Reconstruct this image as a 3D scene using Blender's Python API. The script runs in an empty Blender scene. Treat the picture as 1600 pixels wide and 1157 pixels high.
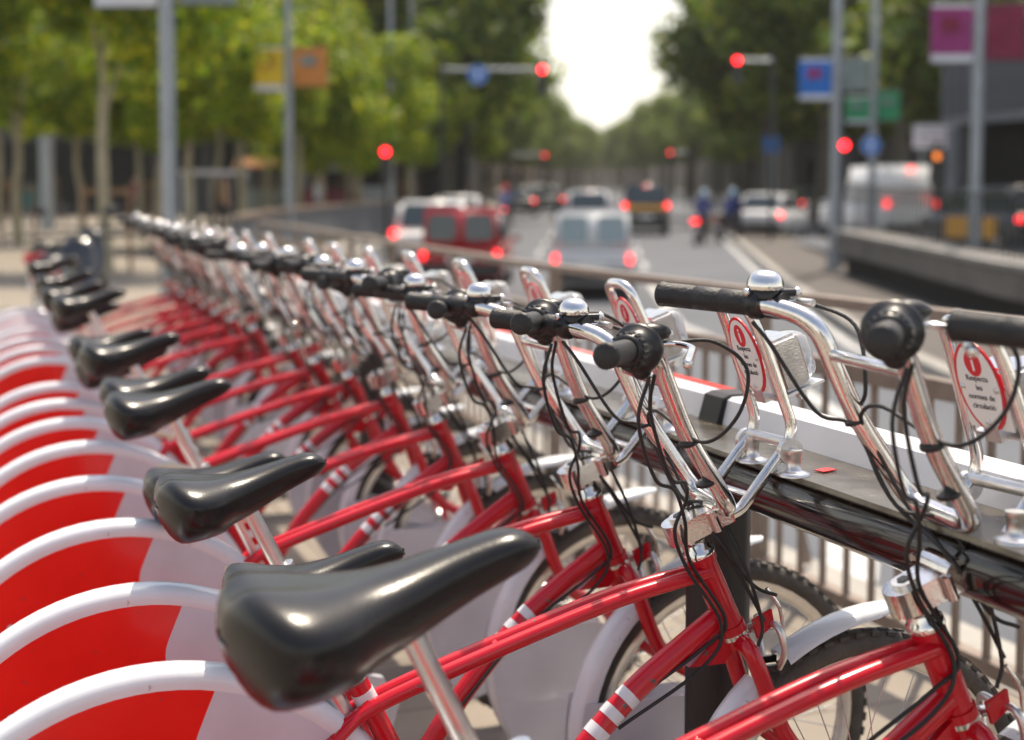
import bpy, bmesh, math, random
from mathutils import Vector, Matrix, noise
random.seed(7)
R = math.radians
PI = math.pi
sc = bpy.context.scene
COL = sc.collection

# ------------------------------------------------------------------ camera
cd = bpy.data.cameras.new("camera")
cam = bpy.data.objects.new("camera", cd)
COL.objects.link(cam)
sc.camera = cam
CAM_H = 1.38
cam.location = (0, 0, CAM_H)
cam.rotation_euler = (R(90 - 4.0), 0, 0)
cd.sensor_width = 36
cd.lens = 50
cd.shift_y = -0.0725
cd.clip_start = 0.05
cd.clip_end = 1500
cd.dof.use_dof = True
cd.dof.focus_distance = 2.2
cd.dof.aperture_fstop = 2.5
# ------------------------------------------------------------------ sky and sun
SUN = Vector((0.14, 0.32, 0.84)).normalized()
w = bpy.data.worlds.new("World")
sc.world = w
w.use_nodes = True
nt = w.node_tree
sky = nt.nodes.new("ShaderNodeTexSky")
sky.sky_type = 'NISHITA'
sky.sun_disc = False
sky.sun_elevation = math.asin(SUN.z)
sky.sun_rotation = math.atan2(SUN.x, SUN.y)
sky.dust_density = 4.0
sky.air_density = 1.0
sky.ozone_density = 1.0
bg = nt.nodes["Background"]
bg.inputs[1].default_value = 0.13
# thin white summer haze over the whole sky, densest towards the horizon
g_ = nt.nodes.new("ShaderNodeNewGeometry")
sx_ = nt.nodes.new("ShaderNodeSeparateXYZ"); nt.links.new(g_.outputs["Incoming"], sx_.inputs[0])
ab_ = nt.nodes.new("ShaderNodeMath"); ab_.operation = 'ABSOLUTE'; nt.links.new(sx_.outputs[2], ab_.inputs[0])
mr_ = nt.nodes.new("ShaderNodeMapRange"); mr_.inputs["From Max"].default_value = 0.50
mr_.inputs["To Min"].default_value = 0.97; mr_.inputs["To Max"].default_value = 0.06
nt.links.new(ab_.outputs[0], mr_.inputs["Value"])
mx_ = nt.nodes.new("ShaderNodeMix"); mx_.data_type = 'RGBA'
nt.links.new(mr_.outputs["Result"], mx_.inputs[0]); nt.links.new(sky.outputs[0], mx_.inputs[6])
mx_.inputs[7].default_value = (7.6, 7.25, 6.3, 1)
nt.links.new(mx_.outputs[2], bg.inputs[0])
sl = bpy.data.lights.new("sun", 'SUN')
sl.energy = 4.1
sl.angle = R(0.6)
sl.color = (1.0, 0.88, 0.71)
so = bpy.data.objects.new("sun", sl)
COL.objects.link(so)
so.rotation_euler = SUN.to_track_quat('Z', 'Y').to_euler()
sc.view_settings.view_transform = 'Standard'
sc.view_settings.look = 'None'
sc.view_settings.gamma = 1
sc.view_settings.use_curve_mapping = False
sc.view_settings.exposure = 0.60
sc.render.engine = 'CYCLES'
sc.cycles.max_bounces = 6
sc.cycles.transparent_max_bounces = 6
sc.cycles.use_denoising = True

# ------------------------------------------------------------------ materials
def mat(name, col, rough=0.6, metal=0.0, var=0.0, scale=8.0, bump=0.0, bscale=60.0, emit=0.0, ecol=None,
        coat=0.0, rvar=0.0, trans=0.0, col2=None, spec=None, detail=5):
    m = bpy.data.materials.new(name)
    m.use_nodes = True
    t = m.node_tree
    b = t.nodes["Principled BSDF"]
    b.inputs["Base Color"].default_value = (*col, 1)
    b.inputs["Roughness"].default_value = rough
    b.inputs["Metallic"].default_value = metal
    if spec is not None: b.inputs["Specular IOR Level"].default_value = spec
    b.inputs["Coat Weight"].default_value = coat
    b.inputs["Coat Roughness"].default_value = 0.06
    b.inputs["Transmission Weight"].default_value = trans
    if emit:
        b.inputs["Emission Color"].default_value = (*(ecol or col), 1)
        b.inputs["Emission Strength"].default_value = emit
    tc = t.nodes.new("ShaderNodeTexCoord")
    if var or rvar or col2:
        n = t.nodes.new("ShaderNodeTexNoise")
        n.inputs["Scale"].default_value = scale
        n.inputs["Detail"].default_value = detail
        n.inputs["Roughness"].default_value = 0.65
        t.links.new(tc.outputs["Object"], n.inputs["Vector"])
        if var or col2:
            r = t.nodes.new("ShaderNodeValToRGB")
            r.color_ramp.elements[0].position = 0.3
            r.color_ramp.elements[1].position = 0.7
            lo = tuple(max(0, c * (1 - var)) for c in col)
            hi = col2 if col2 else tuple(min(1, c * (1 + var)) for c in col)
            r.color_ramp.elements[0].color = (*lo, 1)
            r.color_ramp.elements[1].color = (*hi, 1)
            t.links.new(n.outputs["Fac"], r.inputs["Fac"])
            t.links.new(r.outputs["Color"], b.inputs["Base Color"])
        if rvar:
            mr = t.nodes.new("ShaderNodeMapRange")
            mr.inputs["To Min"].default_value = max(0.02, rough - rvar)
            mr.inputs["To Max"].default_value = min(1, rough + rvar)
            t.links.new(n.outputs["Fac"], mr.inputs["Value"])
            t.links.new(mr.outputs["Result"], b.inputs["Roughness"])
    if bump:
        n2 = t.nodes.new("ShaderNodeTexNoise")
        n2.inputs["Scale"].default_value = bscale
        n2.inputs["Detail"].default_value = 4
        t.links.new(tc.outputs["Object"], n2.inputs["Vector"])
        bp = t.nodes.new("ShaderNodeBump")
        bp.inputs["Strength"].default_value = bump
        bp.inputs["Distance"].default_value = 0.004
        t.links.new(n2.outputs["Fac"], bp.inputs["Height"])
        t.links.new(bp.outputs["Normal"], b.inputs["Normal"])
    return m

def paint(name, col, chip=(0.10, 0.09, 0.09), amt=0.665):
    """glossy paint with small chips and scuffs"""
    m = mat(name, col, 0.28, coat=0.28, var=0.0)
    t = m.node_tree; b = t.nodes["Principled BSDF"]; tc = t.nodes["Texture Coordinate"]
    n = t.nodes.new("ShaderNodeTexNoise"); n.inputs["Scale"].default_value = 55; n.inputs["Detail"].default_value = 8
    n2 = t.nodes.new("ShaderNodeTexNoise"); n2.inputs["Scale"].default_value = 7; n2.inputs["Detail"].default_value = 4
    t.links.new(tc.outputs["Object"], n.inputs["Vector"]); t.links.new(tc.outputs["Object"], n2.inputs["Vector"])
    r = t.nodes.new("ShaderNodeValToRGB")
    r.color_ramp.elements[0].position = amt; r.color_ramp.elements[1].position = amt + 0.03
    r.color_ramp.elements[0].color = (0, 0, 0, 1); r.color_ramp.elements[1].color = (1, 1, 1, 1)
    t.links.new(n.outputs["Fac"], r.inputs["Fac"])
    v = t.nodes.new("ShaderNodeValToRGB")
    v.color_ramp.elements[0].position = 0.3; v.color_ramp.elements[1].position = 0.75
    v.color_ramp.elements[0].color = (*[c * 0.86 for c in col], 1)
    v.color_ramp.elements[1].color = (*[min(1, c * 1.06 + 0.004) for c in col], 1)
    t.links.new(n2.outputs["Fac"], v.inputs["Fac"])
    mx = t.nodes.new("ShaderNodeMix"); mx.data_type = 'RGBA'
    t.links.new(r.outputs["Color"], mx.inputs[0]); t.links.new(v.outputs["Color"], mx.inputs[6])
    mx.inputs[7].default_value = (*chip, 1)
    t.links.new(mx.outputs[2], b.inputs["Base Color"])
    mr = t.nodes.new("ShaderNodeMapRange"); mr.inputs["To Min"].default_value = 0.14; mr.inputs["To Max"].default_value = 0.30
    t.links.new(n2.outputs["Fac"], mr.inputs["Value"]); t.links.new(mr.outputs["Result"], b.inputs["Roughness"])
    return m

M = {}
M['red'] = paint("red_paint", (0.56, 0.002, 0.014))
M['panel_red'] = paint("guard_red", (0.80, 0.016, 0.010), amt=0.70)
M['white'] = paint("guard_white", (0.73, 0.76, 0.80), chip=(0.45, 0.43, 0.42), amt=0.68)
M['pale'] = paint("guard_pale_grey", (0.60, 0.60, 0.66), chip=(0.4, 0.4, 0.4), amt=0.75)
M['chrome'] = mat("polished_aluminium", (0.80, 0.775, 0.745), 0.12, 1.0, var=0.12, scale=26, rvar=0.08, bump=0.05, bscale=260)
M['satin'] = mat("satin_aluminium", (0.70, 0.69, 0.68), 0.34, 1.0, var=0.10, scale=40, rvar=0.1)
M['steel'] = mat("spoke_steel", (0.6, 0.6, 0.6), 0.25, 1.0)
M['rubber'] = mat("black_rubber", (0.016, 0.016, 0.017), 0.55, var=0.3, scale=30, bump=0.4, bscale=220)
M['tyre'] = mat("tyre_rubber", (0.022, 0.021, 0.021), 0.72, bump=0.6, bscale=140, col2=(0.10, 0.085, 0.07), scale=9)
M['saddle'] = mat("saddle_vinyl", (0.008, 0.008, 0.009), 0.25, scale=9, col2=(0.018, 0.017, 0.016), bump=0.10, bscale=380, rvar=0.06, spec=0.36)
M['plastic'] = mat("black_plastic", (0.012, 0.012, 0.013), 0.35, var=0.2)
M['ink'] = mat("dark_print", (0.05, 0.05, 0.06), 0.6)
M['print_red'] = mat("red_print", (0.62, 0.015, 0.03), 0.4)
M['plate_white'] = mat("plate_white", (0.78, 0.77, 0.76), 0.35, var=0.05)
M['lens'] = mat("clear_lens", (0.9, 0.92, 0.94), 0.06, trans=0.75, bump=0.1, bscale=90)
M['cream'] = mat("cream_plastic", (0.72, 0.66, 0.52), 0.4, var=0.08)
M['black_gloss'] = mat("black_glossy_steel", (0.010, 0.009, 0.008), 0.17, var=0.3, scale=12, coat=0.6, rvar=0.08, bump=0.05, bscale=20)
M['black_matt'] = mat("black_powder_coat", (0.010, 0.009, 0.009), 0.5, bump=0.2, bscale=300, col2=(0.02, 0.017, 0.016))
M['bronze'] = mat("worn_top_plate", (0.075, 0.062, 0.046), 0.24, 0.6, scale=16, col2=(0.20, 0.175, 0.135), rvar=0.12, bump=0.1, bscale=80)
M['rail_white'] = mat("rail_white", (0.74, 0.74, 0.77), 0.35, var=0.06, scale=4, coat=0.2)
M['fence'] = mat("brown_grey_fence_paint", (0.175, 0.130, 0.098), 0.42, scale=14, col2=(0.27, 0.21, 0.165), bump=0.12, bscale=120, rvar=0.1)
M['asphalt'] = mat("asphalt", (0.072, 0.079, 0.092), 0.85, scale=0.6, col2=(0.105, 0.114, 0.130), bump=0.7, bscale=90)
M['kerb'] = mat("kerb_stone", (0.30, 0.285, 0.26), 0.75, var=0.15, scale=5, bump=0.4, bscale=40)
M['roadpaint'] = mat("road_paint", (0.42, 0.42, 0.41), 0.7, scale=3, var=0.2, bump=0.4, bscale=60)
M['concrete'] = mat("concrete", (0.14, 0.128, 0.115), 0.8, var=0.25, scale=1.5, bump=0.5, bscale=30)
M['brown_pave'] = mat("island_paving", (0.080, 0.070, 0.062), 0.85, scale=1.2, var=0.2, bump=0.5, bscale=40)
M['coping'] = mat("weathered_coping", (0.24, 0.23, 0.215), 0.8, var=0.25, scale=2, bump=0.4, bscale=40)
M['dark'] = mat("recess_shadow_black", (0.012, 0.011, 0.012), 0.8)  # near-black colour stands in for the shadow in the underpass opening
M['pole'] = mat("galvanised_pole", (0.30, 0.33, 0.36), 0.45, 0.5, var=0.15, scale=3)
M['dark_metal'] = mat("dark_metal", (0.04, 0.045, 0.05), 0.4, 0.5, var=0.2)
M['glass'] = mat("car_glass", (0.03, 0.045, 0.05), 0.06, 0.0, coat=0.8)
M['van_glass'] = mat("pale_tinted_glass", (0.20, 0.27, 0.30), 0.12, 0.0, coat=0.8)
M['shop_glass'] = mat("shop_glass", (0.010, 0.013, 0.014), 0.35, var=0.3, scale=0.5, spec=0.15)
M['tail'] = mat("lit_tail_light", (0.75, 0.01, 0.01), 0.3, emit=3.2, ecol=(1.0, 0.02, 0.025))
M['signal_red'] = mat("lit_red_signal", (0.8, 0.01, 0.01), 0.3, emit=9.0, ecol=(1.0, 0.010, 0.018))
M['signal_amber'] = mat("lit_amber_signal", (0.8, 0.2, 0.01), 0.3, emit=1.3, ecol=(1.0, 0.25, 0.03))
M['signal_off'] = mat("unlit_signal_lens", (0.02, 0.02, 0.015), 0.3)
def simple(n, c, r=0.4, **k): M[n] = mat(n, c, r, **k)
simple('car_white', (0.80, 0.80, 0.79), 0.25, coat=0.6, var=0.04)
simple('car_red', (0.33, 0.006, 0.012), 0.25, coat=0.6, var=0.06)
simple('car_grey', (0.60, 0.61, 0.62), 0.3, coat=0.5, var=0.05)
simple('car_dark', (0.02, 0.022, 0.026), 0.25, coat=0.6)
simple('car_yellow', (0.75, 0.36, 0.02), 0.3, coat=0.4)
simple('number_plate', (0.75, 0.75, 0.72), 0.4)
simple('bumper', (0.03, 0.03, 0.032), 0.6)
simple('hub_grey', (0.35, 0.35, 0.36), 0.35, metal=0.8)
simple('banner_yellow', (0.70, 0.50, 0.03), 0.7, var=0.15, scale=3)
simple('banner_orange', (0.55, 0.22, 0.05), 0.7, var=0.2, scale=3)
simple('banner_purple', (0.27, 0.030, 0.16), 0.7, var=0.2, scale=3)
simple('banner_wine', (0.19, 0.010, 0.045), 0.7, var=0.2, scale=3)
simple('banner_blue', (0.02, 0.16, 0.55), 0.7, var=0.2, scale=3)
simple('awning_orange', (0.30, 0.13, 0.04), 0.8)
simple('awning_white', (0.30, 0.30, 0.31), 0.8)
simple('banner_green', (0.03, 0.30, 0.13), 0.7, var=0.1, scale=3)
simple('banner_grey', (0.20, 0.25, 0.24), 0.7, var=0.2, scale=3)
simple('banner_white', (0.60, 0.62, 0.66), 0.7, var=0.1, scale=3)
simple('sign_blue', (0.02, 0.19, 0.62), 0.4)
simple('sign_white', (0.7, 0.68, 0.72), 0.5)
simple('facade_rib', (0.17, 0.18, 0.20), 0.55, var=0.15, scale=2)
simple('facade_band', (0.11, 0.12, 0.13), 0.6, var=0.1, scale=2)
simple('facade_stone', (0.26, 0.22, 0.17), 0.8, var=0.2, scale=0.6)
simple('facade_dark', (0.035, 0.035, 0.037), 0.5, var=0.3, scale=0.7)
simple('teal_screen', (0.03, 0.14, 0.16), 0.5)
simple('cloth_blue', (0.025, 0.04, 0.20), 0.8, var=0.2, scale=20)
simple('cloth_dark', (0.02, 0.022, 0.03), 0.8, var=0.2, scale=20)
simple('cloth_lilac', (0.20, 0.22, 0.42), 0.8, var=0.2, scale=20)
simple('cloth_tan', (0.30, 0.20, 0.12), 0.8, var=0.2, scale=20)
simple('skin', (0.45, 0.26, 0.18), 0.5, var=0.08)
simple('hair', (0.03, 0.02, 0.015), 0.6)
simple('helmet_blue', (0.25, 0.40, 0.55), 0.25, coat=0.5)
simple('bark_pale', (0.36, 0.32, 0.22), 0.85, bump=0.5, bscale=12, var=0.3, scale=5)
simple('bark_dark', (0.10, 0.085, 0.065), 0.9, bump=0.5, bscale=12, var=0.3, scale=5)
simple('stake', (0.22, 0.13, 0.07), 0.8, var=0.2)

# paving: slabs with darker joints
def paving(name, c1, c2, joint, sx, sy):
    m = mat(name, c1, 0.8)
    t = m.node_tree; b = t.nodes["Principled BSDF"]; tc = t.nodes["Texture Coordinate"]
    mp = t.nodes.new("ShaderNodeMapping"); mp.inputs["Rotation"].default_value = (0, 0, R(-20.5))
    t.links.new(tc.outputs["Object"], mp.inputs["Vector"])
    br = t.nodes.new("ShaderNodeTexBrick")
    br.inputs["Color1"].default_value = (*c1, 1); br.inputs["Color2"].default_value = (*c2, 1); br.inputs["Mortar"].default_value = (*joint, 1)
    br.inputs["Scale"].default_value = 1; br.inputs["Brick Width"].default_value = sx; br.inputs["Row Height"].default_value = sy
    br.inputs["Mortar Size"].default_value = 0.006; br.inputs["Mortar Smooth"].default_value = 0.2
    t.links.new(mp.outputs[0], br.inputs["Vector"])
    n = t.nodes.new("ShaderNodeTexNoise"); n.inputs["Scale"].default_value = 1.3; n.inputs["Detail"].default_value = 8; n.inputs["Roughness"].default_value = 0.7
    t.links.new(tc.outputs["Object"], n.inputs["Vector"])
    mr = t.nodes.new("ShaderNodeMapRange"); mr.inputs["To Min"].default_value = 0.72; mr.inputs["To Max"].default_value = 1.2
    t.links.new(n.outputs["Fac"], mr.inputs["Value"])
    mx = t.nodes.new("ShaderNodeMix"); mx.data_type = 'RGBA'; mx.blend_type = 'MULTIPLY'; mx.inputs[0].default_value = 1
    t.links.new(br.outputs["Color"], mx.inputs[6]); t.links.new(mr.outputs["Result"], mx.inputs[7])
    t.links.new(mx.outputs[2], b.inputs["Base Color"])
    bp = t.nodes.new("ShaderNodeBump"); bp.inputs["Strength"].default_value = 0.5; bp.inputs["Distance"].default_value = 0.004
    n3 = t.nodes.new("ShaderNodeTexNoise"); n3.inputs["Scale"].default_value = 70
    t.links.new(tc.outputs["Object"], n3.inputs["Vector"])
    t.links.new(n3.outputs["Fac"], bp.inputs["Height"]); t.links.new(bp.outputs["Normal"], b.inputs["Normal"])
    return m
M['plaza'] = paving("plaza_slabs", (0.25, 0.215, 0.175), (0.215, 0.185, 0.15), (0.12, 0.10, 0.08), 0.6, 0.4)

def leaf_mat(name, a, b_, yl, tr=0.45):
    m = bpy.data.materials.new(name); m.use_nodes = True
    t = m.node_tree; p = t.nodes["Principled BSDF"]; out = t.nodes["Material Output"]
    p.inputs["Roughness"].default_value = 0.5
    g = t.nodes.new("ShaderNodeNewGeometry")
    r = t.nodes.new("ShaderNodeValToRGB")
    e = r.color_ramp.elements
    e[0].color = (*a, 1); e[1].color = (*yl, 1); e[1].position = 1.0
    k = e.new(0.55); k.color = (*b_, 1)
    t.links.new(g.outputs["Random Per Island"], r.inputs["Fac"])
    tc = t.nodes.new("ShaderNodeTexCoord")
    n = t.nodes.new("ShaderNodeTexNoise"); n.inputs["Scale"].default_value = 0.7; n.inputs["Detail"].default_value = 3
    t.links.new(tc.outputs["Object"], n.inputs["Vector"])
    mr = t.nodes.new("ShaderNodeMapRange"); mr.inputs["From Min"].default_value = 0.3; mr.inputs["From Max"].default_value = 0.7
    mr.inputs["To Min"].default_value = 0.6; mr.inputs["To Max"].default_value = 1.5
    t.links.new(n.outputs["Fac"], mr.inputs["Value"])
    mx = t.nodes.new("ShaderNodeMix"); mx.data_type = 'RGBA'; mx.blend_type = 'MULTIPLY'; mx.inputs[0].default_value = 1
    t.links.new(r.outputs["Color"], mx.inputs[6]); t.links.new(mr.outputs["Result"], mx.inputs[7])
    t.links.new(mx.outputs[2], p.inputs["Base Color"])
    tl = t.nodes.new("ShaderNodeBsdfTranslucent"); t.links.new(mx.outputs[2], tl.inputs["Color"])
    ms = t.nodes.new("ShaderNodeMixShader"); ms.inputs[0].default_value = tr
    t.links.new(p.outputs[0], ms.inputs[1]); t.links.new(tl.outputs[0], ms.inputs[2])
    t.links.new(ms.outputs[0], out.inputs["Surface"])
    return m
M['leaf_young'] = leaf_mat("young_plane_leaves", (0.070, 0.145, 0.006), (0.19, 0.28, 0.010), (0.46, 0.44, 0.02), 0.58)
M['leaf_old'] = leaf_mat("avenue_leaves", (0.045, 0.095, 0.010), (0.11, 0.175, 0.014), (0.26, 0.27, 0.02), 0.55)

# ------------------------------------------------------------------ mesh helpers
class MB:
    """collects shapes in one bmesh; every shape takes a material slot"""
    def __init__(s):
        s.bm = bmesh.new(); s.mats = []
    def slot(s, m):
        if m not in s.mats: s.mats.append(m)
        return s.mats.index(m)
    def face(s, vs, m, smooth=False):
        try: f = s.bm.faces.new(vs)
        except ValueError: return None
        f.material_index = s.slot(m); f.smooth = smooth
        return f
    def rings(s, rings, m, closed=True, cap=True, smooth=True, loop=False):
        V = [[s.bm.verts.new(p) for p in r] for r in rings]
        n = len(V[0]); k = len(V)
        for i in range(k if loop else k - 1):
            a, b = V[i], V[(i + 1) % k]
            for j in range(n if closed else n - 1):
                s.face((a[j], a[(j + 1) % n], b[(j + 1) % n], b[j]), m, smooth)
        if cap and not loop and closed:
            for r, rev in ((rings[0], True), (rings[-1], False)):
                c = [s.bm.verts.new(p) for p in r]
                if rev: c.reverse()
                s.face(c, m, False)
    def tube(s, pts, r, m, seg=10, cap=True, loop=False, flat=1.0):
        pts = [Vector(p) for p in pts]
        n = len(pts); rr = r if isinstance(r, (list, tuple)) else [r] * n
        tang = []
        for i in range(n):
            if loop: t = pts[(i + 1) % n] - pts[i - 1]
            else: t = pts[min(i + 1, n - 1)] - pts[max(i - 1, 0)]
            tang.append(t.normalized())
        up = Vector((0, 0, 1)) if abs(tang[0].z) < 0.9 else Vector((0, 1, 0))
        nx = tang[0].cross(up).normalized()
        rings = []
        for i in range(n):
            nx = (nx - tang[i] * nx.dot(tang[i])).normalized()
            ny = tang[i].cross(nx)
            rings.append([pts[i] + (nx * math.cos(2 * PI * j / seg) + ny * math.sin(2 * PI * j / seg) * flat) * rr[i] for j in range(seg)])
        s.rings(rings, m, cap=cap, loop=loop)
    def box(s, c, size, m, rot=None, taper=(1, 1)):
        x, y, z = (q / 2 for q in size)
        P = []
        for dz in (-1, 1):
            f = taper if dz > 0 else (1, 1)
            for dx, dy in ((-1, -1), (1, -1), (1, 1), (-1, 1)):
                p = Vector((dx * x * f[0], dy * y * f[1], dz * z))
                if rot: p = rot @ p
                P.append(s.bm.verts.new(p + Vector(c)))
        for q in ((3, 2, 1, 0), (4, 5, 6, 7), (0, 1, 5, 4), (1, 2, 6, 5), (2, 3, 7, 6), (3, 0, 4, 7)):
            s.face([P[i] for i in q], m)
    def prism(s, poly, a, b, m, smooth=False):
        """poly: list of 3d points, extruded by vector (b-a) from offset a"""
        a = Vector(a); b = Vector(b)
        A = [s.bm.verts.new(Vector(p) + a) for p in poly]; B = [s.bm.verts.new(Vector(p) + b) for p in poly]
        n = len(poly)
        s.face(A[::-1], m); s.face(B, m)
        for i in range(n): s.face((A[i], A[(i + 1) % n], B[(i + 1) % n], B[i]), m, smooth)
    def lathe(s, prof, c, axis, m, seg=20):
        """prof: (r, h) list along axis"""
        ax = Vector(axis).normalized()
        u = ax.orthogonal().normalized(); v = ax.cross(u); c = Vector(c)
        rings = [[c + ax * h + (u * math.cos(2 * PI * j / seg) + v * math.sin(2 * PI * j / seg)) * max(r, 1e-4) for j in range(seg)] for r, h in prof]
        s.rings(rings, m, cap=True)
    def ball(s, c, r, m, seg=12, sc_=(1, 1, 1)):
        k = seg // 2
        rings = []
        for i in range(k + 1):
            a = PI * i / k
            rings.append([Vector(c) + Vector((r * sc_[0] * math.sin(max(a, .01)) * math.cos(2 * PI * j / seg),
                                             r * sc_[1] * math.sin(max(min(a, PI - .01), .01)) * math.sin(2 * PI * j / seg),
                                             -r * sc_[2] * math.cos(a))) for j in range(seg)])
        s.rings(rings, m, cap=False)
    def mesh(s, name, fix=True):
        if fix: bmesh.ops.recalc_face_normals(s.bm, faces=s.bm.faces)
        me = bpy.data.meshes.new(name); s.bm.to_mesh(me); s.bm.free()
        for m in s.mats: me.materials.append(M[m])
        return me
    def build(s, name, parent=None, loc=None, rot=None, fix=True):
        return link(name, s.mesh(name, fix), parent, loc, rot)

def link(name, me, parent=None, loc=None, rot=None):
    o = bpy.data.objects.new(name, me)
    COL.objects.link(o)
    if parent: o.parent = parent
    if loc is not None: o.location = loc
    if rot is not None: o.rotation_euler = rot
    return o
def thing(name, label, cat, loc=(0, 0, 0), rz=0, group=None):
    o = bpy.data.objects.new(name, None); COL.objects.link(o)
    o.location = loc; o.rotation_euler = (0, 0, rz); o.empty_display_size = 0.1
    o['label'] = label; o['category'] = cat
    if group: o['group'] = group
    return o
def tag(o, label, cat, group=None):
    o['label'] = label; o['category'] = cat
    if group: o['group'] = group
    return o
def struct(o): o['kind'] = 'structure'; return o
def stuff(o): o['kind'] = 'stuff'; return o
def kids(o):
    return KIDS.get(o.name, [])
def dup(root, label=None):
    def rec(o, parent):
        c = o.copy(); COL.objects.link(c)
        if parent: c.parent = parent
        for ch in CH.get(o, []): rec(ch, c)
        return c
    CH = {}
    for o in COL.objects:
        if o.parent: CH.setdefault(o.parent, []).append(o)
    c = rec(root, None)
    if label: c['label'] = label
    return c
def curve(P, n=6):
    """Catmull-Rom through the points"""
    P = [Vector(p) for p in P]
    Q = [P[0] * 2 - P[1]] + P + [P[-1] * 2 - P[-2]]
    out = []
    for i in range(1, len(Q) - 2):
        for k in range(n):
            t = k / n
            a, b, c, d = Q[i - 1], Q[i], Q[i + 1], Q[i + 2]
            out.append(0.5 * ((2 * b) + (c - a) * t + (2 * a - 5 * b + 4 * c - d) * t * t + (3 * b - a - 3 * c + d) * t ** 3))
    out.append(P[-1])
    return out
def fillet(P, rad, n=6):
    """polyline with rounded corners"""
    P = [Vector(p) for p in P]; out = [P[0]]
    for i in range(1, len(P) - 1):
        a = (P[i - 1] - P[i]); b = (P[i + 1] - P[i])
        d = min(rad, a.length * .48, b.length * .48)
        s_ = P[i] + a.normalized() * d; e = P[i] + b.normalized() * d
        for k in range(n + 1):
            t = k / n
            out.append(s_ * (1 - t) ** 2 + P[i] * 2 * t * (1 - t) + e * t * t)
    out.append(P[-1]); return out
def text_mesh(body, size, m, ext=0.0008, align='CENTER', spacing=1.0, bold=0.0):
    c = bpy.data.curves.new("lettering", 'FONT'); c.body = body; c.size = size; c.extrude = ext
    c.align_x = align; c.align_y = 'CENTER'; c.resolution_u = 3; c.space_line = spacing; c.offset = bold
    o = bpy.data.objects.new("lettering_tmp", c); COL.objects.link(o)
    dg = bpy.context.evaluated_depsgraph_get(); dg.update()
    me = bpy.data.meshes.new_from_object(o.evaluated_get(dg)); bpy.data.objects.remove(o)
    me.materials.clear(); me.materials.append(M[m]); me.name = "lettering"
    return me

# ------------------------------------------------------------------ ground, road
ROW = R(20.5)
HX, HY = math.cos(ROW), math.sin(ROW)        # heading of the bicycles (n axis)
def rowpt(t, n, z=0.0):                       # t along the row, n across it
    return Vector((-HY * t + HX * n, HX * t + HY * n, z))
def gz(y): return 0.012 * max(0.0, y - 22)
def rz_(y): return 0.022 * max(0.0, min(y, 62) - 22) + 0.010 * max(0.0, y - 62)
RD = -0.62
def sheet(name, poly, zoff, m, gz=gz):
    """ground sheet from left / right border functions"""
    b = MB()
    L, Rr = [], []
    for y, xl, xr in poly:
        L.append(Vector((xl, y, gz(y) + zoff))); Rr.append(Vector((xr, y, gz(y) + zoff)))
    for i in range(len(poly) - 1):
        vs = [b.bm.verts.new(p) for p in (L[i], Rr[i], Rr[i + 1], L[i + 1])]
        b.face(vs, m)
    return b.build(name, fix=False)
def fence_x(y):     # line of the fence along the pavement
    P = [(-3, 3.89), (1.0, 2.39), (7.05, 0.07), (9.8, -0.72), (15.6, -2.35), (20, -3.6), (30, -4.6), (48, -4.2), (400, 16)]
    for (y0, x0), (y1, x1) in zip(P, P[1:]):
        if y <= y1: return x0 + (x1 - x0) * (y - y0) / (y1 - y0)
    return P[-1][1]
ys = [-3, 1, 4, 7.05, 9.8, 12, 15.6, 20, 22, 25, 30, 35, 40, 48, 60, 80, 110, 150, 200, 260, 330]
road = struct(sheet("road", [(y, max(-40, fence_x(min(y, 400)) - .3), 60) for y in [-20, -3, 1, 7.05, 9.8, 15.6, 20, 22, 30, 48, 62, 120, 200, 330, 470]], RD, 'asphalt', rz_))
gr = MB()
vs = [gr.bm.verts.new(p) for p in ((-430, -150, -0.74), (430, -150, -0.74), (430, 22, -0.74), (-430, 22, -0.74))]
gr.face(vs, 'brown_pave')
vs = [gr.bm.verts.new(p) for p in ((-430, 22, -0.74), (430, 22, -0.74), (430, 480, 2.6), (-430, 480, 2.6))]
gr.face(vs, 'brown_pave')
struct(gr.build("ground", fix=False))
struct(sheet("plaza_pavement", [(-20, -60, 10.3)] + [(y, -60, fence_x(y) + 0.10) for y in ys], 0.0, 'plaza'))
kb = MB()
K = [(y, fence_x(y)) for y in [-20, -3, 1, 4, 7.05, 9.8, 12, 15.6, 20, 22, 25, 30, 35, 40, 48, 80, 150, 330]]
K[0] = (-20, 10.2)
for (y0, x0), (y1, x1) in zip(K, K[1:]):
    for zt, xa, xb in ((0.004, 0.10, 0.42), (-0.17, 0.42, 0.72)):
        p = [Vector((x0 + xa, y0, gz(y0) + zt)), Vector((x0 + xb, y0, gz(y0) + zt)), Vector((x1 + xb, y1, gz(y1) + zt)), Vector((x1 + xa, y1, gz(y1) + zt))]
        q = [v + Vector((0, 0, -0.6)) for v in p]
        V = [kb.bm.verts.new(v) for v in p + q]
        for f in ((0, 1, 2, 3), (1, 5, 6, 2), (0, 4, 5, 1)): kb.face([V[i] for i in f], 'kerb')
struct(kb.build("pavement_kerb"))
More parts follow.
